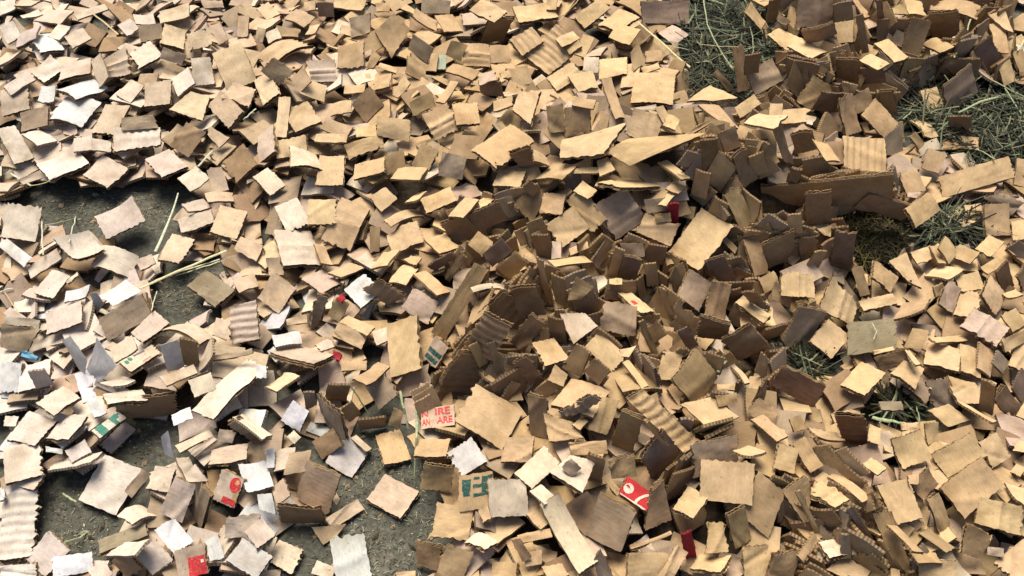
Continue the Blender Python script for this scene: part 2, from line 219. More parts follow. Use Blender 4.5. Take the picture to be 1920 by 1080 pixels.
# ------------------------------------------------------------------ read the traced scraps
DATA = '''
@0 0
0,0 88,0 85,45 0,92|Uc|pale torn flap in the top corner
110,0 240,0 160,38 92,28|Uy|narrow tan edge
100,92 232,55 228,85 150,105|Up|pinkish narrow flake
170,118 290,50 405,60 345,128|Tt|wide tan piece with blurred edge
410,78 590,20 605,50 440,112|Ut|slim slanted strip
0,138 72,135 125,188 42,268|Uc|cream block
175,200 292,180 372,275 222,287|Uw|*torn white liner scrap with dark gap under it;torn white liner
270,195 330,148 397,140 340,240|Uc!|cream square
360,200 465,158 512,212 410,276|Ut|tan square shaded at one corner
112,192 215,140 208,215 82,262|Tp|pinkish brown strip
885,72 1075,12 1052,97 913,130|Ut|clean oblong piece
1130,0 1250,0 1260,40 1150,45|Tt|tan flap
655,150 740,95 772,168 722,197|Uc|small cream chip
740,80 868,85 872,132 770,138|Uc|cream oblong
780,145 905,130 922,215 788,235|Tg|grey brown square
930,140 1040,170 1037,287 895,237|Uy|pale tan square
1048,188 1165,158 1228,238 1060,288|Tt|tan piece with bent edge
1170,150 1242,120 1278,225 1232,252|Tt|upright tan rectangle
1180,288 1367,240 1428,440 1292,525|Ut!|*large tan square with a dark slot torn in it;slotted tan square
1340,85 1402,90 1392,202 1335,207|Tt|short upright strip
1085,330 1162,318 1228,480 1080,472|Tc|cream piece with a small nick
715,297 850,235 912,310 790,387|Uc!|cream square with bright top
575,340 700,258 747,422 610,432|TtF|bent tan piece
345,370 505,325 512,402 325,458|Ut|tan oblong
170,400 287,322 362,370 252,472|Uc|pale square
20,480 150,405 200,440 60,540|Uc|pale worn flake
520,332 557,310 617,420 547,512|Tt|narrow tan piece
300,482 480,452 607,470 422,557|UwK|*white curled scrap with its long edge drooping;drooping white scrap
275,640 340,557 592,540 430,722|UwK!|*white scrap curled like a saddle with dark toothed edge;saddle-curled white scrap
200,570 245,490 305,480 312,582|Uw|torn white flake
2,500 152,482 162,600 5,660|Tt|tan square with soft ridges
107,640 275,588 262,705 125,742|Tg|*grey brown square tipped toward the bare floor;tipped grey square
130,750 220,733 338,790 200,818|Uc|pale sliver
590,590 737,592 640,752 515,746|Ut|tan parallelogram
0,718 60,712 213,877 60,932|Uc|pale square scrap
205,915 422,840 505,910 280,1025|Uc|*pale oblong lying on the bare floor;pale floor oblong
462,985 580,870 722,950 602,1052|Uo|*dirty tan diamond on the bare floor edge;dirty tan diamond
415,782 518,755 520,842 413,850|Up|small pinkish square
520,768 620,800 627,850 515,847|Uc|small cream square
685,662 858,645 890,720 680,735|Tg|grey folded flap
642,724 902,720 902,812 640,852|UcR|*pale piece with pink stripes and a folded grey flap;pink-striped piece
815,478 967,438 952,592 812,592|Tt|tan square
640,520 745,460 802,472 742,592|Uc|pale piece
965,440 1062,378 1092,462 1000,550|Uc|cream oblong
945,610 1080,520 1177,540 1142,682|Uy|light tan piece with bent corner
1180,570 1232,530 1377,600 1275,747|Ut|tan square with smooth face
1040,687 1162,742 1052,890 965,817|Ub|brown square
1180,710 1292,777 1232,832 1167,752|Ut|tan wedge
825,890 942,848 1072,927 905,1002|Up|pinkish oblong with torn side
1010,1002 1092,935 1192,1000 1062,1082|Uc|cream oblong over shadow
1250,912 1372,812 1437,922 1335,1027|Ub|*plain brown square beside the pale straw;plain brown square
1160,962 1242,930 1292,1072 1202,1082|Tt|tan piece in shade
910,280 1060,300 1010,360 900,330|To|shaded flake
1240,540 1320,470 1440,500 1400,600|Ut|tan flake with bent side
@480 0
0,45 70,15 132,75 65,117|Uy|small yellowish square
160,100 230,45 332,95 270,152|Ut|tan square
270,12 335,0 332,55 275,62|Tt|small tan square
440,0 627,0 590,67 430,37|Uy|bright tan oblong cut by the photo edge
345,10 432,20 442,92 350,97|Vg|grey brown upright square
515,100 660,77 622,172 545,227|Tg|*large brownish piece standing behind a thin dark gap;standing brownish piece
300,150 362,130 330,192 280,192|Uy|little tan chip
670,175 777,75 867,160 762,332|Tt|*tall tan piece with ragged lower corner;tall ragged tan piece
855,270 882,195 997,270 957,357|Tg|shaded square with dark lower edge
875,85 905,58 1012,110 1022,192|Uy|slim bright oblong
1010,85 1102,80 1172,175 1055,177|Ut|tan block
1160,80 1232,60 1342,130 1165,142|Up|pinkish wedge
1205,45 1262,0 1417,50 1337,137|Uy!|*large bright square with its lower corner torn out;torn-corner square
930,0 1097,0 1087,77 930,72|Tg|grey brown oblong
660,30 762,0 742,75 690,52|Tt|tan chip
1165,238 1307,246 1325,377 1163,364|TtF|creased tan square
1315,260 1422,245 1432,362 1320,342|Tt|tan square
1010,310 1075,308 1066,392 1003,387|Un|*small greenish scrap with pale green print;greenish scrap
958,397 1000,295 1015,300 1025,402|Tt|narrow upright chip
1060,395 1112,355 1252,400 1220,452|Ut|flat tan block
1250,420 1342,393 1346,452 1260,477|Up|small pinkish block
1370,405 1427,395 1437,432 1385,442|Ut|small tan chip
1060,300 1102,240 1192,240 1152,352|To|ochre piece
850,310 957,365 942,462 850,412|TtF|tan piece with two ridges
455,270 617,213 597,372 470,382|Tt|tan square with straight top
282,350 442,325 452,462 315,457|TpF|two-toned bent square
620,387 655,272 702,322 662,377|Tt|tan wedge
10,300 185,207 332,235 73,348|UtK|*wide tan piece arching over a dark hollow;arched tan piece
60,190 112,150 152,215 60,242|Uc|cream chip
20,390 102,345 217,385 127,487|To|brownish square
0,430 65,425 137,500 28,620|Uy|yellowish square
190,432 267,385 302,450 250,532|Tt|tan piece
270,445 397,473 387,580 245,517|Uy|bright tan square
495,487 622,465 602,522 498,522|Uy|slim tan block
660,468 752,435 752,492 665,502|Uy|slim bright block
680,375 702,350 797,385 790,412|Uy|thin bright sliver
540,590 640,470 707,590 622,697|Tb!|*brown diamond standing on its corner;brown diamond
770,540 830,410 867,475 802,547|Uy|bright bent chip
420,580 532,560 542,622 413,652|Ut|tan chip
160,620 272,565 382,680 205,740|Uy|*large bright piece with a long slit on one side;slit bright piece
115,545 207,548 160,772 120,772|Ty|long upright strip
110,775 287,775 280,832 120,917|Ty|yellowish block
190,815 337,865 377,952 200,914|Uc|*cream wedge with a toothed dark lower edge;cream wedge
390,660 552,715 507,772 365,727|Ut|tan block with shaded fold
340,758 512,750 510,807 325,792|Uy|bright tan strip
375,870 482,880 507,1037 320,1042|Uy|large pale tan square
565,930 722,873 727,967 538,1007|Ut|tan oblong block
680,660 867,665 862,817 685,742|Ty|torn tan oblong
560,720 672,705 682,762 563,772|Uy|small tan oblong
475,815 732,750 692,817 545,902|TtK|long bowed piece
930,650 1077,578 1147,717 1015,792|TyF|*tan square creased across its middle;creased tan square
1090,585 1257,570 1247,692 1140,697|Ut|tan oblong
870,590 982,500 1007,602 880,652|To|ochre shaded piece
1335,580 1442,530 1442,602 1338,622|Ut|tan flake
1040,845 1192,890 1152,1007 1032,992|Tg|greyish tan square
880,920 932,800 1027,850 947,1002|Tt|tan piece
750,1010 812,940 962,945 927,1012|Uy|bright tan block over a deep dark edge
1200,835 1437,698 1562,790 1355,950|Ut|*broad tan sheet lit evenly above a curled dark bundle;broad tan sheet
1330,1042 1372,950 1522,960 1482,1052|Uy|tan flake
0,1000 40,935 192,1042 60,1092|Uc|cream square
0,760 105,700 92,842 20,927|Up|pinkish square
1010,572 1092,460 1142,460 1060,582|Tt|tan strip
1250,470 1372,450 1392,562 1260,512|Vb|dark upright piece
725,890 832,830 822,922 735,1002|To|ochre flake
0,140 62,170 30,232 0,237|Tt|tan chip
1245,250 1330,90 1440,120 1400,220|Vb|dark brown panel in the gap
@960 0
0,30 222,25 262,90 40,137|Uy|large bright tan oblong
195,0 257,0 247,52 195,57|Ty|bright chip
70,330 250,118 392,290 200,407|TtR|*torn sheet with its ribs laid bare;ribbed torn sheet
-20,210 112,165 182,217 60,322|TtR|shredded ribbed piece
245,215 342,175 382,215 280,267|Uy!|small bright block on ribs
300,270 372,220 392,260 325,307|Uy!|little bright block on ribs
360,300 392,195 472,210 400,330|Ty|tan piece with torn edge
360,80 482,0 562,30 402,177|Ty|long bright piece
480,145 602,40 722,100 602,162|Ty|pale tan piece
543,208 602,125 727,165 662,247|Uy!|bright tan square
700,10 1010,0 977,157 762,107|Tk|*large pinkish brown sheet beside the dark hay;pinkish brown sheet
830,180 892,140 1002,190 902,257|Up|pinkish square under long straw
490,330 647,315 647,410 490,442|Uy|neat bright block
405,332 492,308 482,422 400,382|Uc|pale piece
190,415 347,367 382,395 262,542|Uy|bright tan sheet
310,425 457,393 482,490 375,512|Uy!|bright bent square
670,300 712,240 752,347 682,402|Tt|tan wedge
690,403 920,417 905,582 667,572|Uy!|*large square facing up with a crisp dark lower edge;crisp large square
650,360 727,345 702,482 600,492|Ty|pale tan piece
750,290 842,278 847,342 755,347|Ut|small tan block
725,390 822,345 832,390 740,407|Uy|small bright chip
490,450 552,438 642,670 590,662|Tt|*slim tan strip leaning down a dark gap;slim leaning strip
5,615 37,518 162,513 102,702|Uy|torn bright piece
185,610 297,570 287,752 215,737|To|ochre upright piece
300,600 442,588 432,717 300,787|Tb|brown square
360,550 472,560 462,612 330,592|Ut|tan flake
272,885 275,795 652,680 502,872|Uy!|*long bright strip with a small tear in its face;long torn bright strip
640,740 692,612 852,650 802,842|Ty|*bright piece with a ragged hole at its top;ragged-hole piece
800,605 850,600 915,690 870,720|Ty|curled bright end
880,640 947,670 917,732 850,702|Uy|bright chip
545,850 642,790 1122,740 642,922|Tt!|*long pointed tongue of tan card;long card tongue
945,782 1112,660 1117,690 955,787|Tt|thin slanting sliver
985,565 1112,473 1272,550 1130,560|Uy|bright lens-shaped flake
1270,600 1352,530 1397,570 1275,682|Uy|bright square
1300,690 1395,630 1560,650 1480,715|Uy|bright oblong
1335,400 1447,335 1542,440 1350,547|Tk|*pinkish brown square with saw-toothed edge;saw-toothed pinkish square
1318,60 1345,10 1442,150 1437,227|Ty|*bright leaf-shaped piece hanging over the dark hay;leaf-shaped piece
1150,762 1272,695 1272,832 1210,850|Tb|brown piece
480,902 532,880 582,950 490,992|Uy|small bright wedge
338,945 492,938 482,972 343,977|Uy|thin bright strip
490,1032 562,973 847,1045 600,1052|Uy!|*long bright lens-shaped flake with a chewed end;long lens flake
110,1012 252,915 347,935 302,1002|Tt|curved tan piece
340,1082 402,1010 477,1082 432,1112|Uy|bright corner chip
62,1052 102,1010 157,1077 112,1112|Vb|dark chip
820,902 872,910 1007,990 952,1017|Uy|bright slanting flake
0,862 62,833 212,922 40,972|VbR|*curled dark bundle of torn card;curled dark bundle
100,820 192,880 217,932 130,902|Tt|pale tan flap
860,1062 912,1018 972,1050 942,1092|Uy|bright chip
1250,272 1302,250 1332,502 1262,522|Tb|shaded upright strip
1310,310 1402,300 1382,402 1310,422|Vb|dark chip
1130,412 1162,390 1242,490 1222,522|Tb|thin brown strip
1000,1090 1040,950 1112,980 1102,1120|Vt|upright torn tab
1110,1000 1162,830 1232,950 1182,1100|Vt|*tall torn tab sticking up among dark gaps;tall torn tab
1250,862 1312,848 1372,980 1292,1082|Vb|upright torn tab
1320,890 1422,848 1432,962 1372,992|Vo|upright tan chip
@1440 0
180,0 372,0 362,132 155,162|TkF|*pinkish brown sheet with soft folds above a dark log-like roll;folded pinkish sheet
370,30 472,0 482,122 380,132|Vg|greyish upright piece
375,130 482,110 477,237 395,242|Tt|tan front flap
180,182 372,133 387,202 215,247|VbK!|*dark rolled piece like a short log;dark roll
0,190 62,158 197,215 105,287|Uy|*bright piece torn to a point beside the dark roll;bright torn point
120,262 192,213 357,290 230,322|Uy|bright flake
475,0 512,0 582,90 545,102|Tt|slim tan strip
610,0 647,0 652,212 620,227|Vn2|*reddish edged strip standing on end;reddish strip
480,90 542,80 562,290 540,302|Vb|dark strip on end
700,52 762,0 792,82 710,77|Uy|bright wedge
750,0 882,0 872,92 810,72|Uy|bright square
595,245 682,213 782,330 715,347|UyD|*thick bright block with layered dark side;thick layered block
520,342 572,298 692,360 610,392|Uy|bright small block
760,302 792,88 927,128 842,312|Vb|dark brown upright panel
895,82 1077,58 1072,202 930,212|Vb|*wide dark brown panel under a pale arch;wide dark panel
870,240 932,213 1062,255 955,304|Uo!|bright orange-tan flake
880,52 962,8 1182,10 1202,102|UtK|*pale arching sheet over a dark hollow;pale arching sheet
1235,85 1337,60 1377,187 1330,162|Uy|bright bent piece
1250,135 1317,123 1367,302 1275,287|Tt|tan upright strip
1320,400 1352,308 1402,467 1310,474|Ty|bright lower strip
1170,272 1242,208 1332,342 1200,402|Vm|dark mauve brown piece
960,402 997,338 1192,330 1182,452|Vb|*ragged brown piece with notched edge behind a pinkish flap;ragged notched piece
985,490 1142,360 1180,517 1015,657|Tk!|*large pinkish brown flap pointing up by the green hay;pinkish brown flap
858,510 947,490 1024,662 912,692|Ty|*upright tan block beside the pinkish brown flap;upright tan block
798,650 852,678 974,745 880,772|UyK!|bright curled piece
945,700 972,703 1057,767 1030,772|Uc|pale sliver
985,780 1184,768 1187,844 980,837|UtF|ridged tan block
800,760 832,748 882,802 850,852|To|small ochre chip
905,830 1017,870 952,972 870,947|Tt|torn crumpled piece
1010,660 1142,648 1142,762 1020,742|Vb|brown shaded piece
725,965 837,953 892,1062 790,1102|Tt|tan square
1005,1000 1327,866 1397,957 960,1152|Ut!|*long broad tan strip with clean edges;long broad strip
1375,1032 1412,890 1472,900 1472,1062|Tt|tan piece at the photo edge
393,575 482,513 507,747 440,757|Tt|upright tan piece
480,540 562,498 602,582 500,652|Tt|tan piece with shaded base
530,645 604,551 740,695 660,780|Tt!|*smooth tan oblong tilted across its neighbours;smooth tilted oblong
600,520 712,508 717,642 680,642|Vo|*mossy yellow-brown upright piece;mossy upright piece
655,780 747,690 762,852 670,872|Tg|greyish tan flap
418,770 657,773 662,977 430,942|TtR|*accordion-ribbed block catching light on one rib;accordion-ribbed block
60,622 222,603 212,692 80,692|Uy!|bright oblong
0,580 97,583 62,652 20,652|Uy|bright chip
200,692 212,640 277,667 242,702|Uc|small pale chip
225,622 322,518 402,530 382,627|Vb|dark brown piece
105,482 152,338 202,472 180,562|Vo|upright ochre shard
185,592 232,400 402,515 222,607|To|ochre piece fading into shade
380,330 502,340 507,462 390,452|Vb|dark square
510,372 642,390 662,452 560,482|Vm|very dark piece
20,722 67,653 147,932 90,902|Vt|upright tan shard
130,752 242,740 282,832 150,872|Vb|dark piece
245,775 332,815 412,902 330,907|Tt|bent tan piece
195,915 332,868 342,987 205,987|Vb|dark block with torn pale top edge
-40,1042 702,995 707,1112 -30,1202|Vb|*long low brown slab shading a hollow beneath it;long low slab
640,502 747,385 752,400 660,512|Tt|thin pale sliver
1350,690 1412,648 1442,680 1442,722|Uo|small ochre chip
0,0 82,0 40,112 0,132|Vb|brown corner
1370,300 1430,270 1480,400 1420,400|To|ochre flake
@0 360
45,72 234,78 202,292 5,240|Uc!|*pale square sheet at the photo edge on bare floor;pale edge sheet
0,300 30,265 192,367 125,427|UwP|white paper strip
300,272 502,235 592,332 450,407|UcK|*long pale bent sheet arching over a black hollow;long pale arch
480,400 592,288 752,350 750,484|UcK|pale drooping end
535,140 742,33 822,160 595,262|Up|*lone pinkish square on the bare floor;lone pinkish square
165,420 312,316 352,370 165,494|Uo|tan oblong
168,562 312,446 377,460 317,607|Uo|*plain tan square leaning over black shadow;plain tan leaner
370,510 432,445 442,470 380,512|Ut|small tan wedge
875,370 972,233 1097,260 1012,402|Ut|*square with a green stain by the straw bundle;green-stained square
755,385 862,350 867,400 800,442|Uo|dirty chip
990,145 1192,103 1197,160 1030,244|Up|pinkish strip with torn hole
1030,70 1132,38 1202,90 1050,112|Tp|pinkish flake
1140,0 1312,0 1312,52 1180,52|Ut|tan flake
1185,215 1237,83 1392,100 1332,277|Ut|*tan square with chewed lower edge;chewed tan square
1310,310 1362,258 1472,290 1450,402|Uy|dusty tan piece
1060,515 1152,448 1332,540 1200,657|Ux|*dirty olive-tan square trodden into the floor;trodden dirty square
1290,500 1442,453 1442,532 1360,557|Ut|tan oblong
30,700 222,720 217,782 20,742|Tp|pinkish folded top
0,745 217,775 142,907 0,872|Tg|*grey tan bent piece with a folded top;grey bent piece
250,690 460,605 457,737 265,797|Ut|tan oblong with torn side
570,590 690,496 812,560 620,642|TwP|white torn paper edge
548,720 802,568 837,692 620,852|Tg!|*grey brown carton corner wrapped in white torn paper;white-wrapped carton corner
510,570 542,568 582,622 545,692|VwP|white paper shard
745,790 862,668 962,735 795,852|Ut|tan square
890,750 1022,728 1202,795 1140,832|UtK|*thin tan sheet bowed like a roof over a hollow;bowed roof sheet
1195,785 1217,713 1277,715 1292,852|Ut|upright pale chip
1285,655 1442,600 1452,832 1310,852|TpR|*pinkish brown piece of bare ribs;bare-ribbed piece
495,1000 537,813 657,985 540,1077|VwP!|*tall white paper shard standing up;tall white shard
345,830 392,818 482,930 472,1052|VwP|greyish white paper shard
615,880 742,810 772,880 650,967|Ut|pale tan square
650,955 872,863 887,900 755,1012|Ut!M1|*tan piece printed with green dots and a pink bar;green-dotted piece
905,870 1002,818 1037,990 940,1007|VwP!|*white paper leaf with one small grey mark;marked white leaf
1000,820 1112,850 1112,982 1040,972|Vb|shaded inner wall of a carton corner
870,1040 1112,973 1092,1022 960,1082|Ut|tan flake
1115,960 1192,818 1202,902 1130,1012|To|ochre upright flap
0,930 132,985 97,1112 0,1132|UwD|*bright white-topped slab at the photo edge;white-topped slab
115,985 292,933 267,1092 100,1122|Uc|*cream slab stained ochre along one side;ochre-stained slab
120,890 217,930 202,952 125,922|Uu|*little bright blue strip;blue strip
1200,920 1422,883 1422,907 1200,952|Ug|grey strip
1080,1230 1387,923 1512,985 1190,1252|Uc|*large pale sheet slanting over layered edges;slanting pale sheet
1050,1060 1192,1013 1207,1112 1100,1152|Uc|pale tan piece
550,1072 700,1040 760,1060 640,1100|Uc|thin pale flake
350,570 540,510 452,592 380,622|Tw|shredded whitish strip
160,1010 250,1000 300,1080 200,1110|Vo|shaded ochre piece
@480 360
105,75 232,38 307,160 175,242|Uc!|*clean cream square with bright face;clean cream square
290,38 457,45 437,180 295,180|Uy|tan square with a bitten top
360,270 482,20 642,93 530,317|TyF|*tall tan piece folded at its waist;waist-folded piece
640,10 722,-10 802,20 700,127|Ty|tan square
830,62 912,0 962,0 890,47|Uy|slim tan chip
920,40 1097,-30 1122,45 965,122|Uy|bright square
715,140 912,90 947,118 765,184|UyK|domed bright slab
722,235 907,158 940,275 775,347|UyF|bright square with a crease
638,430 722,343 802,320 745,414|Uy|bright oblong
1070,145 1187,18 1252,55 1170,132|Uy|bright slanted piece
1230,75 1292,18 1342,40 1270,102|Uy|bright chip
1025,180 1172,128 1247,215 1130,292|Vb|*dark brown square beside a darker twin;dark brown square
1185,135 1372,48 1407,160 1250,227|Vb|*large dark brown sheet on the shaded face of the heap;shaded dark sheet
945,272 1062,230 1152,315 1030,342|Uy|bright tan piece with rounded edge
1195,290 1252,218 1337,280 1275,367|Tt!|*small light square on the edge of the dark slope;small light square
1280,360 1382,250 1432,340 1330,422|Vm|dark piece
90,200 312,230 364,398 160,420|UcF|*pale sheet with two long ridges;two-ridged sheet
320,270 377,320 442,400 370,412|Ut|tan flake
270,490 352,433 517,515 350,557|Up|pinkish flake
405,455 522,393 607,425 480,477|UtD|tan slab with frayed thick edge
483,545 622,458 692,560 600,657|Uw!|*white square in front of torn grey ribs;white square by ribs
590,560 697,493 832,590 762,642|TgR!|*torn grey ribs peeled off a white square;torn grey ribs
735,505 832,403 907,430 852,517|UyD|frayed tan block
880,455 957,448 1090,552 1020,587|Ut|tan parallelogram
830,382 872,358 932,370 900,412|Uy|torn bright chip
15,600 92,448 230,545 125,684|Ty|*tan square above a curled grey scrap;tan square over grey curl
50,372 132,370 162,472 80,462|Tt|tan upright chip
400,685 452,603 522,620 470,742|To|ochre piece
450,602 487,568 500,600 480,622|Ur!|*tiny red-tipped corner;tiny red corner
465,735 522,688 667,765 627,802|Uy|bright flat piece
430,800 462,738 627,800 592,892|Ty|bright tan square
825,640 882,548 1032,610 960,762|Tp|pinkish tan sheet in soft shade
750,745 917,683 907,982 745,1062|TyD!|*tall thick block with frayed edge;tall frayed block
990,790 1227,403 1312,440 1060,832|To|*long olive tan strip with a raised seam;long seamed strip
1165,800 1252,590 1332,560 1302,642|Tt|tan piece in shadow edge
1210,520 1422,518 1432,552 1230,542|UcK!|*pale twisted strip like a twig;pale twisted strip
970,1185 1170,865 1330,940 1200,1125|VbR|*dark brown sheet sloping down the heap beside the green-barred square;dark sloping sheet
1160,880 1290,680 1430,760 1320,950|VbR|*dark brown ridged piece in the middle of the shaded slope;dark ridged piece
1275,700 1380,545 1610,690 1440,790|VbR|*dark brown ridged sheet under the pale twisted strip;dark ridged sheet
1300,860 1345,840 1400,1010 1350,1020|Vb|thin brown sheet on its edge
1200,870 1250,850 1300,960 1260,1000|Vo|thin brown edge
965,935 992,798 1087,880 1000,992|Tp!M2|*pinkish square with two dark green bars;green-barred square
85,810 247,778 257,852 110,867|Uw|white block
60,900 192,858 442,910 330,967|UpD|*long pale slab with shredded lower edge;long pale slab
430,880 482,920 462,952 440,930|Ur!|*small crimson corner at the slab's end;crimson corner
330,860 412,823 442,870 370,892|Up|pinkish chip
470,950 632,948 612,1002 490,1002|Ut|tan block
520,1055 707,958 742,990 640,1087|Ut|tan oblong with bright edge
640,790 752,753 742,832 690,862|Uc|cream chip
160,720 292,688 282,742 180,742|Uo|shaded ochre chip
290,760 352,578 402,590 342,792|VgR|*grey ribbed strip on its edge;grey edge strip
1240,990 1262,988 1372,1070 1330,1082|Ut|light sliver on dark slab
1340,430 1462,348 1532,400 1430,492|To|*brown tan square tilted on the dark slope;brown tilted square
960,420 1102,338 1132,370 1010,442|VmR|dark layered edges
1060,482 1152,338 1172,370 1090,522|VbR|dark layered strip
60,1085 140,1035 272,1015 97,1132|Uy|yellowish square
0,967 52,990 62,1032 0,1062|Uw|white chip
640,190 700,200 690,330 640,340|To|ochre shaded flake
@960 360
20,70 102,-52 177,30 120,192|Tb|brown diamond-cut piece
150,130 182,-10 302,20 282,112|Tt|tan square
185,185 347,83 432,195 290,317|Ty!|*bright square overlapping two brown ones;overlapping bright square
310,60 402,-62 517,170 450,222|Tt|tan sheet
455,70 647,-22 750,150 595,272|TkF|*large mauve brown square with faint ridges;mauve ridged square
750,125 937,185 892,312 703,220|Tt|*tan oblong in front of a crimson patch;tan oblong by crimson
888,330 1062,93 1247,190 1052,452|Uy!|*largest bright square tilted up on the heap;largest bright square
860,82 942,55 932,182 890,162|Vr|*crimson printed patch deep in the heap;crimson patch
740,40 862,38 882,102 760,122|Tg|grey brown piece
820,72 882,0 922,5 870,77|Uy|bright torn chip
800,142 892,103 897,182 810,152|To|ochre chip
215,382 382,363 482,395 220,417|Uy!|*thin yellow strip seen edge-on;thin yellow strip
320,332 422,258 427,322 330,347|Ut|tan chip in shadow
100,242 212,240 232,372 150,372|Vb|brown upright piece
225,280 277,278 277,372 220,377|Tp|pinkish brown strip
535,482 577,308 632,335 587,487|Vt|upright tan strip
600,492 622,348 732,390 692,502|Vm|dark panel
450,382 532,268 562,290 482,442|Vb|brown strip on its edge
580,275 747,310 737,377 660,342|Tg|shaded flake
760,282 882,320 842,402 750,392|Vb|dark brown piece
125,370 167,398 242,642 205,637|Vt|*tall tan shard standing beside its twin;tall tan shard
215,455 297,498 312,647 255,657|Vt|upright broad shard
315,612 362,473 462,540 382,602|To|ochre peak-shaped piece
320,620 457,540 512,662 420,702|Vb|dark brown square
515,612 547,498 707,505 692,602|Tb|brown top face
545,490 622,483 617,522 550,517|Uy|bright chip
600,575 667,560 807,675 720,674|Uy!M3|*bright pointed flake with a tiny red spot;red-spotted flake
525,615 692,640 704,827 498,762|Tk|*mauve brown front of a block in the heap's shade;mauve block front
940,570 997,443 1132,510 1045,692|Tk|*mauve tan square with a pale scratch;scratched mauve square
1075,695 1132,498 1230,518 1197,724|Tb|brown tan piece with a soft ridge
1250,617 1307,588 1452,690 1420,742|UyD|*bright slanted block with ribbed dark side;bright slanted block
740,412 817,398 822,522 765,532|Vt|upright jagged tab
895,482 917,413 952,480 915,602|Vo|upright ochre shard
820,532 862,558 912,690 880,702|Vt|thin tan shard
700,500 742,468 752,572 720,602|Vb|dark shard
915,662 942,598 1012,790 970,802|Vt|upright tan shard
930,782 987,768 1052,860 990,902|Vm|dark mauve piece
1045,705 1242,753 1192,832 1055,822|Vb|dark brown slab
1170,832 1352,753 1437,860 1290,962|Vb|*large dark brown piece below the bright slanted block;large dark piece
270,680 412,688 482,745 345,862|Uc!|*cream shard with a frayed corner;cream shard
412,882 492,770 639,930 560,1007|Uy!|*bright oblong with saw-toothed end;saw-toothed oblong
600,892 702,863 652,932 620,922|Uy|small bright triangle
200,722 267,698 332,882 215,802|VbR|torn brown flutes
110,842 232,828 332,940 190,977|Ty|bright piece with shaded half
0,842 97,688 192,735 60,902|Vb|dark brown piece
0,515 132,553 187,652 40,742|Vb|dark brown piece
15,972 72,918 192,1062 90,1082|Vb|dark brown oblong
200,1062 242,968 312,1030 290,1092|Tt|tan wedge
622,957 657,943 772,1090 730,1102|Uy|bright narrow strip
805,1062 852,908 987,900 900,1042|Ty|bright curved piece
900,1062 1052,873 1157,1050 1040,1212|To|*broad tan piece with a torn corner;broad torn piece
715,732 747,718 817,900 790,922|Vo|thin ochre strip
1215,962 1242,963 1347,1065 1310,1072|Uy|thin bright strip
1370,1012 1402,898 1442,960 1430,1062|Vo|ochre shard
1190,12 1292,-22 1347,160 1300,237|To|*tall shaded tan piece on the heap's flank;tall shaded piece
1285,252 1392,270 1442,440 1380,482|Tb|brown piece
1385,492 1482,440 1502,520 1430,572|Tt|tan piece
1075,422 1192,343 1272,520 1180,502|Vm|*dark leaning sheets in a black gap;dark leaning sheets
860,362 882,348 912,402 870,412|Ut|small tan shard
1300,570 1360,560 1420,620 1330,620|Vb|dark chip
@1440 360
210,10 357,0 352,167 212,184|Vb!|*brown tab hanging over the front of a long slab;hanging brown tab
430,90 602,23 812,80 780,162|Vb|*dark curved piece roofing the mossy hollow;dark roofing piece
345,432 382,223 492,240 470,442|Vm!|*dark mauve upright piece beside the mossy hollow;dark mauve upright
-20,302 142,213 172,337 0,442|Vb|brown slab leaning on the heap
175,267 272,248 282,342 175,347|Vb|small dark block
275,207 362,188 352,252 320,242|Tt|tan triangle
72,460 260,460 264,602 76,577|TyF!|*bright ridged block standing square;bright ridged block
20,592 62,478 87,592 152,662|To|ochre strip
295,662 352,468 507,640 470,744|TyF|*tan square with a bent upper flap;bent-flap square
460,442 542,408 562,582 530,582|To|shaded ochre piece
590,480 602,383 734,480 690,567|Tt|*tan triangle rising beside the moss;tan triangle
675,392 777,338 872,547 800,502|Uy|*long bright triangle;long bright triangle
800,342 912,298 942,372 840,402|Uy|bright oblong
905,312 952,298 1002,412 960,392|Uy|slim bright strip
960,302 1002,258 1062,310 1030,422|Uy|bright chip
1035,352 1072,303 1202,330 1130,412|Uy|bright flake
1170,307 1232,258 1347,270 1240,372|Uy|bright flake with a green speck
780,0 872,0 842,32 790,30|Tp|pinkish chip
795,85 892,-2 987,90 825,210|Ut|*tan square with frayed edge beside the moss hollow;frayed moss-side square
1218,75 1352,58 1364,247 1222,242|Tt!|*upright tan rectangle with one dark speck;dark-specked rectangle
1372,175 1472,138 1482,262 1375,267|Uy|bright square at the photo edge
975,117 1062,88 1217,130 1125,210|Uy|bright piece over green hay
1095,77 1202,63 1197,107 1120,112|Uy|small bright chip
1210,32 1332,8 1442,60 1370,132|Tg|tan flap in shade
885,467 952,418 1112,435 1000,497|Uy|bright flake
1050,492 1182,433 1222,552 1090,552|Uy|bright torn square
960,627 1022,488 1087,545 1040,682|Tp|*pinkish ribbed piece amid bright scraps;pinkish ribbed piece
930,542 1002,498 992,562 950,592|Uy|bright chip
1048,697 1087,543 1217,580 1160,702|Uy|bright square
1085,762 1157,648 1367,770 1280,860|UpF!|*pinkish oblong with a long ridge;pinkish ridged oblong
1200,582 1262,468 1342,580 1290,692|Ty|bright bent piece
1280,472 1362,358 1372,552 1330,562|Vb|dark panel
1330,322 1422,268 1482,340 1440,372|Tg|greyish piece at the photo edge
1190,422 1292,368 1322,410 1240,462|Ut|tan flake
1330,577 1377,543 1452,580 1345,594|Uy|thin bright flake
1405,472 1452,398 1482,480 1430,552|Tb|brown chip
1315,692 1392,653 1452,740 1375,792|Uy|bright square
1315,852 1442,768 1452,842 1335,902|Uy|bright flake
1340,972 1422,828 1502,850 1452,1022|Uy|bright piece at the photo edge
515,617 697,563 737,627 535,667|UyD!|*thick bright slab over a black gap;thick bright slab
695,722 762,628 907,600 885,662|Ut|tan wedge
745,867 832,788 917,765 855,880|Uo|ochre-tinted oblong
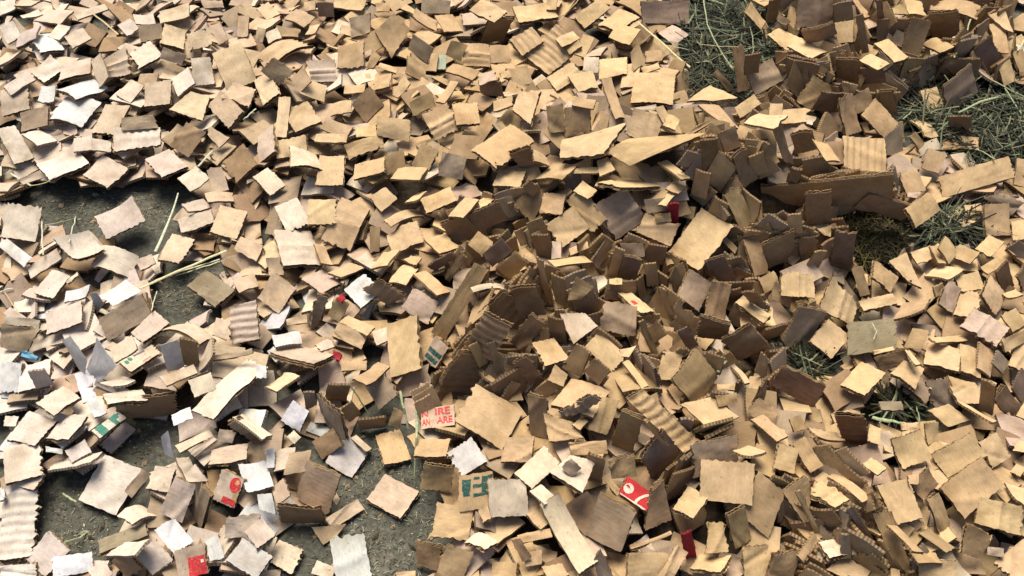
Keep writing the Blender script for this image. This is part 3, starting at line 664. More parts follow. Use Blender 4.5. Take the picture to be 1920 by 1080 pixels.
410,937 497,748 692,696 742,862|Ux|*large moss-stained sheet with a loose white thread;moss-stained sheet
238,832 342,716 462,810 355,942|Uy!|*bright clean square before the moss-stained sheet;bright clean square
50,902 197,618 322,700 240,832|Tg|*grey brown sheet running down into shade;sloping grey sheet
872,972 897,846 1085,885 1077,1002|Uy|*bright square first in a row of three;row-leading square
1075,992 1092,863 1167,870 1214,1062|Ty|bright tall piece
1170,842 1282,890 1242,1052 1200,982|Tt|tan tall piece
1260,962 1302,888 1342,950 1330,1032|Tg|greyish chip
915,822 1062,803 1142,840 930,842|Uy|thin bright sliver
590,892 702,868 712,890 600,912|Uy|thin bright edge
590,922 772,898 852,970 640,992|Tb|brown piece in a dip
770,892 792,888 862,970 830,972|Ty|thin bright sliver
405,1092 522,943 667,1025 540,1137|Uy|*bright square on the rim of the dark hollow;hollow-rim square
690,1012 762,958 877,985 830,1112|Ut|*tan square with bent top edge;bent-top square
0,1062 102,988 302,1080 270,1242|Vn2|*reddish brown panel in the dark hollow;reddish brown panel
985,1027 1182,1078 1202,1202 1090,1172|Ut|long tan piece
@0 720
25,350 222,320 239,512 22,562|Uc!|*smooth cream square with dark lower edge;smooth cream square
0,590 224,533 167,977 0,992|UcR|*biggest pale sheet with broad soft ribs;biggest pale sheet
25,322 170,141 322,215 200,332|Uc|pale wide piece
265,300 357,173 499,172 380,317|Ut|tan oblong with dark side
190,110 362,8 442,70 310,174|Uo|*ochre shaded square tucked under litter;ochre square
480,90 532,78 602,160 530,192|Uw|white bent chip
560,330 700,220 772,250 620,402|Tt|tan block face
515,265 662,153 714,190 560,302|Ut!M4|*cream block printed with green bars;green-barred block
270,492 312,430 592,380 500,442|Ut|long tan slab
370,382 472,308 522,390 400,432|Uc|pale chip
250,340 352,378 342,402 270,372|Uw|thin white sliver
430,652 592,393 787,480 655,737|Uc|*large cream sheet with a short wrinkle;wrinkled cream sheet
700,602 802,478 847,510 740,642|Tg|grey tan flap
835,592 872,458 992,480 940,607|Tt|tan square
890,702 987,543 1097,550 1030,802|To!|*ochre upright piece beside a grey fold;ochre upright piece
1040,512 1092,448 1172,550 1060,547|Uy|small yellow triangle
1072,682 1107,538 1182,600 1125,862|Vg|*grey folded sheet on end;grey folded sheet
1195,647 1247,473 1377,545 1310,697|Tc!M5|*cream piece printed with a red disc and bar;red-disc piece
1325,465 1502,430 1532,580 1400,607|UwP!|*bright bluish white square;bluish white square
1170,465 1192,368 1387,335 1390,417|Ut|tan oblong
985,345 1172,258 1202,290 1010,387|Ut|tan strip
1060,387 1202,298 1227,325 1090,394|Tt|narrow tan strip
1220,332 1232,248 1332,280 1300,322|To|ochre chip
970,172 1062,128 1092,190 970,237|UwP|white paper scrap
1190,182 1262,123 1287,150 1220,207|Uu2|small bluish white scrap
660,720 802,673 892,730 740,782|UtK|domed tan scrap
860,822 992,753 1087,895 985,952|UwP!|*white square tucked behind a red-printed piece;tucked white square
985,960 1147,873 1172,1082 1000,1082|Tt!M6|*tan piece with a large red printed block;red-block piece
1150,882 1222,848 1267,980 1180,992|UwP|white paper scrap
1265,990 1367,866 1532,970 1440,1092|Uq|*greyish white square at the photo's lower edge;greyish white square
1250,877 1287,768 1462,720 1450,842|Tp|pinkish brown piece
290,972 519,938 524,1052 300,1087|Uw|*pale oblong near the bottom edge;pale bottom oblong
155,987 267,818 407,945 240,1077|Uc|*cream sheet beside the biggest pale sheet;cream side sheet
0,1022 202,1010 202,1092 0,1092|Uc|cream bottom strip
550,962 562,868 802,790 842,842|Ux|dirty tan piece
590,972 702,893 852,870 760,957|Up|pinkish piece
750,962 872,878 977,990 860,1067|Tp|pinkish tan crumpled piece
505,1062 572,978 652,1090 520,1097|Ut|tan piece
620,1002 702,938 802,1040 720,1082|Tb|brown shaded piece
20,182 112,178 82,242 30,232|Uc|small cream chip
585,62 792,23 842,95 600,102|Uc|*long cream strip over a dark brown wall;long cream strip
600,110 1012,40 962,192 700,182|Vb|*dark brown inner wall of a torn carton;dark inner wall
910,302 942,258 982,420 920,392|VwP|thin greyish paper shard
1280,242 1332,188 1522,310 1440,332|TgR|*stack of ribbed edges seen end-on;stack of ribbed edges
1300,190 1372,168 1532,290 1480,302|Uc|pale upper layer
0,600 20,590 30,640 0,660|Uw|white fleck
100,440 20,560 200,590 240,520|Uc|pale layer
@480 720
118,200 227,90 270,150 265,277|Tw|greyish white scrap
335,45 462,180 502,312 380,240|TgR|*strip baring a row of flutes;fluted strip
382,442 507,283 642,370 545,530|Uq|*greyish cream square on the bare floor edge;greyish cream square
530,300 562,288 652,360 620,382|Uc|pale narrow strip
620,10 702,-72 802,60 685,147|Tg|grey tan block
678,285 802,256 882,420 715,454|Ut|*tan square beside long green straw;tan square by straw
735,235 782,133 827,165 810,242|To|ochre chip
930,150 1112,108 1120,237 928,247|UpD!M7|*pink block printed with red capital letters;red-lettered block
895,402 902,318 1102,300 1060,412|Ut|tan oblong beneath lettering
1120,190 1237,8 1502,140 1385,387|Uy!|*large plain tan square near the heap's middle;large plain square
1080,402 1202,288 1312,445 1150,507|Uq|*pale crumpled square;pale crumpled square
940,450 1120,468 1087,614 930,577|To|*small ochre-brown square on the bare floor;small ochre-brown square
1135,530 1347,478 1312,692 1150,722|TtM8|*tan piece with large dark green lettering;green-lettered piece
1310,535 1502,540 1547,742 1310,747|TcD!|*thick cream block beside green lettering;thick cream block
1440,500 1627,358 1697,440 1562,592|Uc|*broad cream piece lying across the heap's foot;broad cream piece
985,887 1022,638 1227,733 1192,852|Ty|*bright piece with a square notch;notched bright piece
622,654 727,506 920,610 812,754|Up!|*lone pinkish piece with a crack on bare floor;cracked lone piece
385,767 572,640 614,715 430,802|Up|pinkish oblong
305,805 512,793 442,857 385,907|Uo|ochre wedge
412,868 592,846 667,1097 450,1102|UwP!|*big white rectangle at the lower edge;big white rectangle
75,962 117,900 272,905 190,1102|Uc|cream oblong
300,1072 352,983 442,1040 430,1092|Uc|cream chip
222,642 277,433 477,518 400,740|Tk!|*mauve grey square folded along one side;mauve grey square
92,582 152,528 192,620 110,694|Tt|tan chip
135,522 212,418 322,350 270,472|Tt|tan curled piece
105,502 112,363 237,360 180,462|Uc|cream piece
60,382 107,343 102,482 60,462|Uw|white strip
5,622 87,613 112,737 20,702|Uw|white bent strip
-60,830 22,753 122,850 0,922|Up|pinkish square
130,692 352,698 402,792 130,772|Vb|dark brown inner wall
310,312 442,258 472,330 380,442|Tb|brown piece
450,172 562,78 572,190 540,202|Vo|shaded ochre piece
870,892 1067,915 1012,1062 930,1012|Tb|dark curled brown piece
1000,1102 1077,903 1227,960 1150,1112|Tt|*tan upright rectangle by a dark curl;tan upright rectangle
1165,892 1227,823 1372,880 1280,907|UcK|*pale domed scrap with drooping rim;pale domed scrap
1250,722 1312,668 1312,762 1280,772|Uy|bright chip
1355,432 1432,328 1562,270 1547,442|Tt|tan piece in half shade
780,1062 902,1048 892,1082 800,1090|Uy|yellowish chip
175,297 212,258 252,300 215,337|Uc|small ribbed end
270,52 332,48 332,122 280,152|Vg|grey shard
390,0 542,18 492,102 400,92|Vb|brown piece in shade
560,200 740,190 720,240 590,260|Vb|dark strip
@960 720
190,152 352,-62 537,60 470,142|Tt|*tan piece with a broken bundle of flutes on it;bundle-bearing piece
265,165 437,68 502,95 320,202|VgR!|*broken bundle of grey flutes;broken flute bundle
178,162 332,218 402,300 210,327|Tt|tan flap
415,252 522,78 602,90 540,287|Tt|tan curved piece
330,232 402,178 427,210 390,252|Uy!|small bright chip
315,332 532,316 537,402 340,392|Tt|flat tan piece
205,492 332,403 467,435 400,614|Uc!|*cream rounded scrap with a grey flap;cream rounded scrap
280,472 332,418 392,480 330,522|Tg!|*small grey flap lying on a cream scrap;small grey flap
160,672 272,628 472,990 370,1087|UcK|*long pale strip curled along its length;long curled strip
100,600 160,560 250,640 180,680|Uc|curled pale end
412,852 492,610 692,730 612,944|Tk!|*mauve brown square below the red oval scrap;mauve square
603,605 648,526 787,605 757,730|Ur!M9|*red scrap with a white oval and arc;red oval scrap
510,522 532,498 602,600 590,642|Tt|thin tan sliver
740,822 797,598 852,533 897,757|Tb|brown peaked piece
660,912 892,828 902,845 670,932|Ut|*thin tan bar seen edge-on;thin tan bar
905,702 987,578 1112,635 1015,757|Uy|*bright square leaning beside a dark gap;bright leaning square
1058,430 1372,443 1347,690 1060,642|TyF!|*large bright square with a notched top corner;notched large square
1020,315 1277,308 1272,432 1025,562|Tk|mauve tan sheet standing behind
1240,377 1332,348 1432,380 1340,412|Uy|bright lens flake
535,427 697,403 692,522 570,532|To|shaded ochre square
550,352 622,148 717,200 692,397|Vo|shaded upright sheet
745,372 852,288 962,360 790,587|Vm|*dark leaning panel in the middle gap;dark leaning panel
605,85 732,73 1062,290 1000,377|TtR!|*long ribbed strip slanting downhill;long ribbed strip
730,202 762,218 882,350 850,342|Vt|thin dark sliver
920,105 1102,138 1322,190 1100,177|Uy|*long thin bright edge;long thin edge
1330,190 1422,178 1552,285 1500,327|Ut|bright slanted oblong
1310,177 1392,68 1512,170 1440,212|Tt|tan square
1150,72 1262,48 1272,102 1160,132|Tt|small tan block
1150,0 1252,0 1252,32 1160,32|Ut|small tan chip
652,952 882,948 862,1097 652,1097|Ty|*wide bright piece at the bottom edge;wide bottom piece
820,1082 927,903 992,950 900,1097|Ty!|bright bent strip
940,852 1022,828 1027,972 990,982|Vr|*dark crimson piece deep in a gap;dark crimson piece
1082,957 1115,778 1182,780 1222,942|Tt!|*tan piece shaped like a trapezoid;tan trapezoid
1200,722 1332,698 1322,852 1270,952|To|ochre shaded piece
998,1032 1062,973 1237,965 1172,1072|Uy|bright torn oblong
1330,702 1377,478 1482,600 1462,922|To|*tall ochre sheet standing by the notched square;tall ochre sheet
1300,932 1442,898 1452,1092 1310,1092|Tt|tan sheet at the bottom edge
70,72 192,58 202,332 120,262|Tb|brown tan piece
30,852 212,808 232,870 40,887|Ut|slim tan slab
82,962 167,918 167,1017 70,1022|Tt|small tan square
170,1032 282,1008 322,1082 200,1092|Uy|bright bottom chip
0,872 42,888 112,970 60,1012|Tb|brown sliver
465,992 492,933 572,1082 480,1092|Tg|grey flap
400,400 520,415 500,590 440,520|Vb|shaded piece
@1440 720
15,472 82,333 152,365 167,505|Ty|bright piece
140,332 202,298 317,455 235,502|Tt|tan piece with a chewed side
82,597 217,518 242,600 215,812|To|ochre tan flap
180,607 322,538 442,655 400,682|UyF|*bright strips of one split piece;split bright piece
330,512 387,488 580,630 535,657|Ut|slanting tan strip
205,237 402,288 422,320 290,302|Uy|bright thin strip
355,167 557,178 552,332 440,332|Vn2R|*reddish brown rough ribbed block;reddish ribbed block
560,322 572,223 637,250 625,337|Uy|bright torn chip
522,442 582,428 670,460 620,522|Uy|bright chip
692,317 862,258 920,420 755,477|Uy!|*bright square with a dark notch at its lower corner;dark-notched square
870,222 972,218 942,322 910,342|Ty|bright piece
920,402 1132,280 1242,405 1005,522|Ty|*wide bright square with a slit;slit wide square
1190,322 1282,278 1372,400 1262,482|Uy|bright square
970,577 1192,418 1327,560 1100,767|Tt!|*largest plain tan square in the litter's corner;corner plain square
590,562 802,543 850,745 735,802|Tt|*tan square torn across its top;torn-top square
820,562 892,468 962,560 860,662|Tb|brown tan piece
780,522 862,498 832,562 800,562|Ut|small tan chip
905,642 962,618 1032,785 965,860|Tt|tan upright piece
1140,772 1217,653 1412,675 1432,862|TyF!|*bright block with stepped ridges;stepped bright block
1085,942 1122,783 1267,860 1190,987|Tb|brown tan flap
1272,1002 1442,868 1562,980 1400,1112|Uy|*bright square in the bottom corner;bottom corner square
1230,922 1342,918 1312,972 1240,962|Up|pinkish chip
1330,557 1452,588 1462,690 1400,652|Uy|bright flap at the photo edge
845,987 1062,998 1067,1102 845,1097|Ty|*bright ribbed square on the bottom edge;bright bottom square
795,942 942,958 982,1000 850,1012|Uy|bright flake
540,742 652,733 847,1062 760,1002|To|*long tan strip running downhill;long downhill strip
665,777 722,798 887,940 815,937|Ut|narrow tan strip
290,892 422,858 512,960 340,967|Uc|cream shredded piece
400,862 442,838 482,1000 420,962|Vg|grey upright tab
300,1052 432,1008 607,1040 500,1082|Uy|bright flat piece
20,972 202,938 122,1097 10,1097|Tt|*pinkish tan sheet at the bottom edge;bottom pinkish sheet
175,967 257,828 292,880 200,1007|Tt|slim tan piece
890,142 1002,158 1182,210 1002,192|Uy|long thin bright sliver
1060,92 1102,103 1282,205 1260,217|Uy|thin bright sliver
1190,-20 1262,-12 1277,200 1195,122|Vt|tall tan strip
1280,92 1332,-12 1422,140 1350,197|Vb|brown piece
1370,30 1440,-90 1480,0 1440,110|Vm|dark mauve piece
865,-10 987,-12 1092,140 960,122|Tg|greyish tan piece
620,102 752,93 762,152 640,142|Ux|dull olive block
740,217 862,213 852,252 760,262|Uy|bright strip
120,202 192,168 207,252 150,272|Ut|tan chip
1350,492 1412,448 1442,470 1430,522|Uy|bright chip
1370,372 1402,323 1462,320 1462,387|Uy|bright chip
435,702 477,698 602,880 570,892|Vg|thin grey edge
600,882 642,898 772,1080 745,1087|Vt|thin tan edge
150,612 182,613 312,860 285,872|Vt|thin dark edge
820,852 902,848 1062,905 1020,917|Uo|thin ochre sliver
690,1032 742,1048 742,1092 690,1092|Uy|bright chip
1000,20 1190,0 1195,130 1090,90|Uy|tan oblong
'''

KEEP = ('tongue', 'lens', 'triang', 'torn bright', 'torn to', 'trapezoid', 'wedge', 'leaf-shaped', 'shard', 'peaked', 'peak-', 'ragged', 'bent', 'tear in', 'white paper shard', 'flap')
class Piece: pass
pieces = []; off = (0, 0)
for line in DATA.strip().splitlines():
    if line[0] == '@':
        a, b = line[1:].split(); off = (int(a), int(b)); continue
    q, code, look = line.split('|')
    p = Piece(); p.q = np.array([[float(s) for s in c.split(',')] for c in q.split()])/3 + np.array(off)
    a = 0.5*np.sum(p.q[:, 0]*np.roll(p.q[:, 1], -1) - np.roll(p.q[:, 0], -1)*p.q[:, 1])
    p.flip = a < 0
    if p.flip: p.q = p.q[[0, 3, 2, 1]]
    cc = p.q.mean(0); eu_ = (p.q[1]-p.q[0]+p.q[2]-p.q[3])/4; ev_ = (p.q[3]-p.q[0]+p.q[2]-p.q[1])/4      # a scrap is a cut square: even out the traced corners
    keep = any(w in look for w in KEEP); wq = .1 if keep else .65; p.keep = keep
    p.q = (1-wq)*p.q + wq*np.array([cc-eu_-ev_, cc+eu_-ev_, cc+eu_+ev_, cc-eu_+ev_])
    p.area = abs(a); p.shade = code[0]; p.col = code[1]; p.flags = code[2:]; p.mark = None
    if 'M' in p.flags:
        k = p.flags.index('M'); p.mark = int(p.flags[k+1]); p.flags = p.flags[:k] + p.flags[k+2:]
    p.star = look.startswith('*'); p.short = None
    if p.star: look, p.short = look[1:].split(';')
    p.look = look; p.c = p.q.mean(0)
    pieces.append(p)

def fit(p):
    """the tilt at which the traced outline is most nearly a real rectangle, near the tilt its shade tells"""
    t = np.array(TARGET[p.shade], float)
    if p.shade == 'T' and p.col in 'bgmok': t = np.array((0, -.75, .66))
    if p.shade == 'U' and p.col in 'bgo': t = np.array((0, -.3, .9))
    t = t + rng.normal(0, .08, 3); t /= np.linalg.norm(t)
    d0 = on_heap(*p.c)
    cand = t + rng.normal(0, .42, (500, 3)); cand = np.vstack([t, cand]); cand /= np.linalg.norm(cand, axis=1)[:, None]
    r = ray(p.q[:, 0], p.q[:, 1]); rc = ray(*p.c); rcu = rc/np.linalg.norm(rc)
    face = -(cand @ rcu); ok = face > .22
    cand = cand[ok]; face = face[ok]
    den = cand @ r.T; ok = (den < -.05).all(1); cand, den, face = cand[ok], den[ok], face[ok]
    num = cand @ (d0 - C0)
    P = C0 + r[None]*(num[:, None]/den)[..., None]
    e = np.roll(P, -1, 1) - P; L = np.linalg.norm(e, axis=2)
    eu = e/L[..., None]
    cosw = np.abs((eu*np.roll(eu, -1, 1)).sum(2)).mean(1)
    opp = np.abs(np.log(L[:, 0]/L[:, 2])) + np.abs(np.log(L[:, 1]/L[:, 3]))
    big = np.maximum(0, np.log(L.max(1)/.085))
    cost = 1.6*cosw + .35*opp + .9*big + 2.4*(1 - cand @ t) + .25*np.maximum(0, .45-face)
    k = cost.argmin(); p.n = cand[k]; p.d = float((d0 - C0) @ FWD); p.P = P[k]; p.d0 = d0
    u = (p.P[1]-p.P[0]+p.P[2]-p.P[3])/2; v = (p.P[3]-p.P[0]+p.P[2]-p.P[1])/2; lu, lv = np.linalg.norm(u), np.linalg.norm(v)
    a = u/lu + v/lv; b = u/lu - v/lv; a /= np.linalg.norm(a); b /= np.linalg.norm(b); s2 = math.sqrt(.5)
    u2, v2 = (a+b)*s2*lu, (a-b)*s2*lv; cc = p.P.mean(0)
    R = np.array([cc-u2/2-v2/2, cc+u2/2-v2/2, cc+u2/2+v2/2, cc-u2/2+v2/2]); w = .1 if p.keep else .6; p.P = (1-w)*p.P + w*R
    x, y, _ = project(p.P); p.q = np.stack([x, y], -1)
    return p
for p in pieces: fit(p)

# which scraps lie on which: a depth picture at a quarter of the photograph's size
BW, BH = 640, 360; SCL = BW/1920
YY, XX = np.mgrid[0:BH, 0:BW]; PXc, PYc = (XX+.5)/SCL, (YY+.5)/SCL
RAYS = ray(PXc, PYc)
buf = np.full((BH, BW), 9.0)
def inside(q, X, Y):
    m = np.ones(X.shape, bool)
    for i in range(4):
        a, b = q[i], q[(i+1) % 4]; m &= ((b[0]-a[0])*(Y-a[1]) - (b[1]-a[1])*(X-a[0])) >= 0
    return m
def plane_depth(n, pt, r): return ((pt - C0) @ n)/(r @ n)
order = sorted(pieces, key=lambda p: ('!' in p.flags, -p.area))
for p in order:
    x0, y0 = np.floor(p.q.min(0)*SCL).astype(int); x1, y1 = np.ceil(p.q.max(0)*SCL).astype(int)
    sl = (slice(max(0, y0), max(0, min(BH, y1))), slice(max(0, x0), max(0, min(BW, x1))))
    m = inside(p.q, PXc[sl], PYc[sl])
    p.shift = 0
    if m.any():
        dep = plane_depth(p.n, p.d0, RAYS[sl])
        over = m & (buf[sl] < 8)
        if over.sum() > .06*m.sum():
            gap = (dep - buf[sl])[over] + .005                 # positive: this scrap would dive into one it lies on
            s = float(np.percentile(gap, 88)); p.shift = min(max(0, s), .08)
        # shrink towards the camera's side keeps the outline; the scrap really lies that much higher
        k = (p.d - p.shift)/p.d
        p.d0 = C0 + (p.d0 - C0)*k; p.P = C0 + (p.P - C0)*k
        low = p.P[:, 2].min() - (.0045 if 'P' not in p.flags else .001)
        if low < .001:                                          # nothing dives into the floor
            k2 = (CAM_H - (.001 - low + p.P[:, 2].min()))/(CAM_H - p.P[:, 2].min()); p.d0 = C0 + (p.d0 - C0)*k2; p.P = C0 + (p.P - C0)*k2; k *= k2
        dep = dep*k
        b = buf[sl]; b[m] = np.minimum(b[m], dep[m])

big = sorted(pieces, key=lambda p: -(p.area + (500 if p.star else 0)))
THINGS = set(id(p) for p in big[:300])

# ------------------------------------------------------------------ one scrap of board
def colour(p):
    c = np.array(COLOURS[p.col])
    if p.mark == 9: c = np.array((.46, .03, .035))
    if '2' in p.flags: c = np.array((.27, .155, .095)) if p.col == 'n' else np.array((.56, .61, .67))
    if p.col in 'tyocp':                                          # paler light at the left and lower left, painted into the board colour
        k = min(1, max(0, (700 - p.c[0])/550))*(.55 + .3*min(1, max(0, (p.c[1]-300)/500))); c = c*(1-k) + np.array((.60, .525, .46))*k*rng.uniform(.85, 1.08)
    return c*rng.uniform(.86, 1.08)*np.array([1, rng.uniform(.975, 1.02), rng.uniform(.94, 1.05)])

def surface(p, n, m, simple=False):
    """grid of points on the scrap's face (torn edge, bend, ribs), its normals and its measure in metres"""
    P = p.P; U = np.linspace(0, 1, n)[:, None, None]; Vv = np.linspace(0, 1, m)[None, :, None]
    S = P[0]*(1-U)*(1-Vv) + P[1]*U*(1-Vv) + P[2]*U*Vv + P[3]*(1-U)*Vv
    lu = .5*(np.linalg.norm(P[1]-P[0]) + np.linalg.norm(P[2]-P[3])); lv = .5*(np.linalg.norm(P[3]-P[0]) + np.linalg.norm(P[2]-P[1]))
    eu = (P[1]-P[0] + P[2]-P[3]); eu /= np.linalg.norm(eu); ev = (P[3]-P[0] + P[2]-P[1]); ev /= np.linalg.norm(ev)
    size = min(lu, lv)
    j = min(.0006, .015*size); saw = rng.choice([0, 1], 4, p=[.5, .5])*min(.0004, .009*size)
    j *= 1.25
    rag = [rng.uniform(1, 2.6) if rng.random() < .16 else .6 for _ in range(4)]
    for k in range(m):
        z = saw[0]*rng.uniform(-.2, 1.5)*(1 if k % 2 else -1); S[0, k] += eu*(rng.normal(0, j*rag[0]) + z); S[-1, k] += eu*(rng.normal(0, j*rag[1]) + saw[1]*rng.uniform(-.2, 1.5)*(1 if k % 2 else -1))
    for k in range(n):
        S[k, 0] += ev*(rng.normal(0, j*rag[2]) + saw[2]*rng.uniform(-.2, 1.5)*(1 if k % 2 else -1)); S[k, -1] += ev*(rng.normal(0, j*rag[3]) + saw[3]*rng.uniform(-.2, 1.5)*(1 if k % 2 else -1))
    u = U[..., 0] + 0*Vv[..., 0]; v = Vv[..., 0] + 0*U[..., 0]
    lm = max(lu, lv)
    if p.mark: cu = cv = tw = 0.0
    elif 'K' in p.flags: cu, cv, tw = rng.normal(0, .02), -rng.uniform(.10, .16)*(1 if rng.random() < .85 else -1), rng.normal(0, .03)
    else: cu, cv, tw = rng.normal(0, .024), rng.normal(0, .024), rng.normal(0, .022)
    if lm > .13 and 'K' not in p.flags: cu *= .4; cv *= .4; tw *= .4
    if lu > lv: cu, cv = cv, cu
    if lu > lv and 'K' in p.flags: cu, cv = cu, cv*.5
    d = lu*cu*((2*u-1)**2 - .33) + lv*cv*((2*v-1)**2 - .33) + .5*size*tw*(2*u-1)*(2*v-1)
    if 'R' in p.flags:
        per = max(3, round(max(lu, lv)/.013)); w = u if lu >= lv else v
        ph = rng.uniform(0, 6); d = d + .0011*np.sin(w*per*2*math.pi + ph + 1.2*np.sin(3*(v if lu >= lv else u)+ph))
    if 'F' in p.flags:
        w = v if lv >= lu*.8 else u; o = rng.uniform(.4, .62); d = d + .0042*np.exp(-((w-o)/.09)**2) + .0028*np.exp(-((w-o-.22)/.08)**2) - .05*size*np.abs(w-o)
    elif not p.mark and not simple and rng.random() < .5:       # a soft crease where the box was folded or trodden
        w = u*rng.normal(0, 1) + v; o = rng.uniform(.25, .75); d = d + rng.choice([-1, 1])*.0022*np.exp(-((w-o)/rng.uniform(.10, .16))**2)
    ph = rng.uniform(0, 50, 2)
    d = d + .0011*np.sin(u*5.1+ph[0])*np.sin(v*4.3+ph[1]) + rng.normal(0, .00025, u.shape)
    if not simple and not p.mark and rng.random() < .3:        # one corner dog-eared
        cx, cy = rng.choice([0, 1]), rng.choice([0, 1]); dd = np.hypot(u-cx, v-cy); d = d + rng.choice([-1, 1, 1])*.006*np.clip(.45-dd, 0, 1)**1.5/.3*size/.05
    S = S + p.n*d[..., None]
    du = np.gradient(S, axis=0); dv = np.gradient(S, axis=1); nn = np.cross(du, dv); nn /= np.linalg.norm(nn, axis=2)[..., None]
    if (nn.mean((0, 1)) @ p.n) < 0: nn = -nn
    o2 = rng.uniform(0, 40, 2)
    uv = np.stack([u*lu + o2[0], v*lv + o2[1]], -1)
    return S, nn, uv, lu, lv

def off_grid(S, nn, d): return S + nn*d
def liner_mesh(name, S, nn, uv, t0, t1, m, col, parent=None, origin=None):
    n, k = S.shape[:2]; F, _ = slab_faces(n, k)
    V = np.vstack([off_grid(S, nn, t0).reshape(-1, 3), off_grid(S, nn, t1).reshape(-1, 3)])
    # orient: slab_faces assumes u x v points along the normal
    c = np.cross(S[-1, 0]-S[0, 0], S[0, -1]-S[0, 0])
    if c @ nn.mean((0, 1)) < 0: F = [f[::-1] for f in F]
    if origin is not None: V = V - origin
    return build(name, V, F, m, parent, uv=np.vstack([uv.reshape(-1, 2)]*2), col=col, smooth=True)
def flute_mesh(S, nn, uv, lu, lv, ta, tb, col, parent, origin):
    """the wavy middle sheet: ridges run along the shorter way of the scrap"""
    n, k = S.shape[:2]; per = max(6, int(round(lu/.0065)))*2 + 1
    us = np.linspace(0, 1, per); nvs = 9 if S.shape[0] < 20 and S.shape[1] < 20 else 40; vs = np.linspace(0, 1, nvs)
    def samp(u, v, A):
        a = u*(n-1); b = v*(k-1); i = min(int(a), n-2); j = min(int(b), k-2); fa, fb = a-i, b-j
        return A[i, j]*(1-fa)*(1-fb) + A[i+1, j]*fa*(1-fb) + A[i+1, j+1]*fa*fb + A[i, j+1]*(1-fa)*fb
    V = []; UV = []
    for a, u in enumerate(us):
        for v in vs:
            t = ta if a % 2 else tb
            V.append(samp(u, v, S) + samp(u, v, nn)*t); UV.append(samp(u, v, uv))
    V = np.array(V); V2 = V - nn.mean((0, 1))*.0004; F, _ = slab_faces(per, nvs)
    return build('fluting', np.vstack([V, V2]) - origin, F, M_FLUTE, parent, uv=np.array(UV+UV), col=col)

def make_scrap(p):
    paper = 'P' in p.flags; th = .0005 if paper else (.0085 if 'D' in p.flags else rng.uniform(.0045, .0065))
    long_ = 36 if 'R' in p.flags else 15
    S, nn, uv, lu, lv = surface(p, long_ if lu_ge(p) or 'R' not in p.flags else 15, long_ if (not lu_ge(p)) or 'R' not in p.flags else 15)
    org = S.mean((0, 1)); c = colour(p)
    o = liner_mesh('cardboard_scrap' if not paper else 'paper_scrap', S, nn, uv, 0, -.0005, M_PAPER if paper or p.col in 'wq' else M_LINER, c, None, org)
    o.location = org
    if not paper:
        inner = np.array(COLOURS['t'])*rng.uniform(.9, 1.05)
        if th > .006:
            flute_mesh(S, nn, uv, lu, lv, -.0012, -th*.46, inner, o, org)
            liner_mesh('inner_liner', S, nn, uv, -th*.48, -th*.52, M_LINER, inner, o, org)
            flute_mesh(S, nn, uv, lu, lv, -th*.54, -th+.0008, inner, o, org)
        else: flute_mesh(S, nn, uv, lu, lv, -.0024 if 'R' in p.flags else -.0011, -th+(.0018 if 'R' in p.flags else .0008), inner, o, org)
        S2 = S + rng.normal(0, .0006, S.shape)
        liner_mesh('back_liner', S2, nn, uv, -th+.0003, -th-.0003, M_LINER, inner, o, org)
    if p.mark: MARKS[p.mark](p, S, nn, o, org)
    return o
def lu_ge(p):
    P = p.P; return np.linalg.norm(P[1]-P[0]) + np.linalg.norm(P[2]-P[3]) >= np.linalg.norm(P[3]-P[0]) + np.linalg.norm(P[2]-P[1])

# ------------------------------------------------------------------ printed marks, lying on the board's face
def at_uv(p, S, nn, u, v, lift=.00035):
    n, k = S.shape[:2]
    if p.flip: u, v = v, u                                       # tracing order was reversed when the outline was read
    a = min(max(u, 0), 1)*(n-1); b = min(max(v, 0), 1)*(k-1); i = min(int(a), n-2); j = min(int(b), k-2); fa, fb = a-i, b-j
    f = lambda A: A[i, j]*(1-fa)*(1-fb) + A[i+1, j]*fa*(1-fb) + A[i+1, j+1]*fa*fb + A[i, j+1]*(1-fa)*fb
    return f(S) + f(nn)*lift
def patch(name, p, S, nn, par, org, rects, m, lift=.00035, jag=.012):
    V, F = [], []
    for (u0, u1, v0, v1) in rects:
        nu, nv = max(2, int((u1-u0)*10)+2), max(2, int((v1-v0)*10)+2); b = len(V)
        for a in range(nu):
            for c in range(nv):
                V.append(at_uv(p, S, nn, u0+(u1-u0)*a/(nu-1)+random.uniform(-jag, jag), v0+(v1-v0)*c/(nv-1)+random.uniform(-jag, jag), lift) - org)
        for a in range(nu-1):
            for c in range(nv-1): F.append((b+a*nv+c, b+(a+1)*nv+c, b+(a+1)*nv+c+1, b+a*nv+c+1))
    return build(name, V, F, m, par)
def disc(name, p, S, nn, par, org, cu, cv, ru, rv, m, lift=.00035, k=20, rot=0):
    V = [at_uv(p, S, nn, cu, cv, lift) - org]
    for a in range(k):
        t = 2*math.pi*a/k; x, y = ru*math.cos(t), rv*math.sin(t); x, y = x*math.cos(rot)-y*math.sin(rot), x*math.sin(rot)+y*math.cos(rot)
        V.append(at_uv(p, S, nn, cu+x, cv+y, lift) - org)
    return build(name, V, [(0, 1+a, 1+(a+1) % k) for a in range(k)], m, par)
def stroke(name, p, S, nn, par, org, pts, w, m, lift=.0004):
    V, F = [], []
    for i, (u, v) in enumerate(pts):
        a = pts[max(0, i-1)]; b = pts[min(len(pts)-1, i+1)]; d = (b[0]-a[0], b[1]-a[1]); l = math.hypot(*d); nx, ny = -d[1]/l*w, d[0]/l*w
        V += [at_uv(p, S, nn, u+nx, v+ny, lift) - org, at_uv(p, S, nn, u-nx, v-ny, lift) - org]
        if i: F.append((2*i-2, 2*i-1, 2*i+1, 2*i))
    return build(name, V, F, m, par)
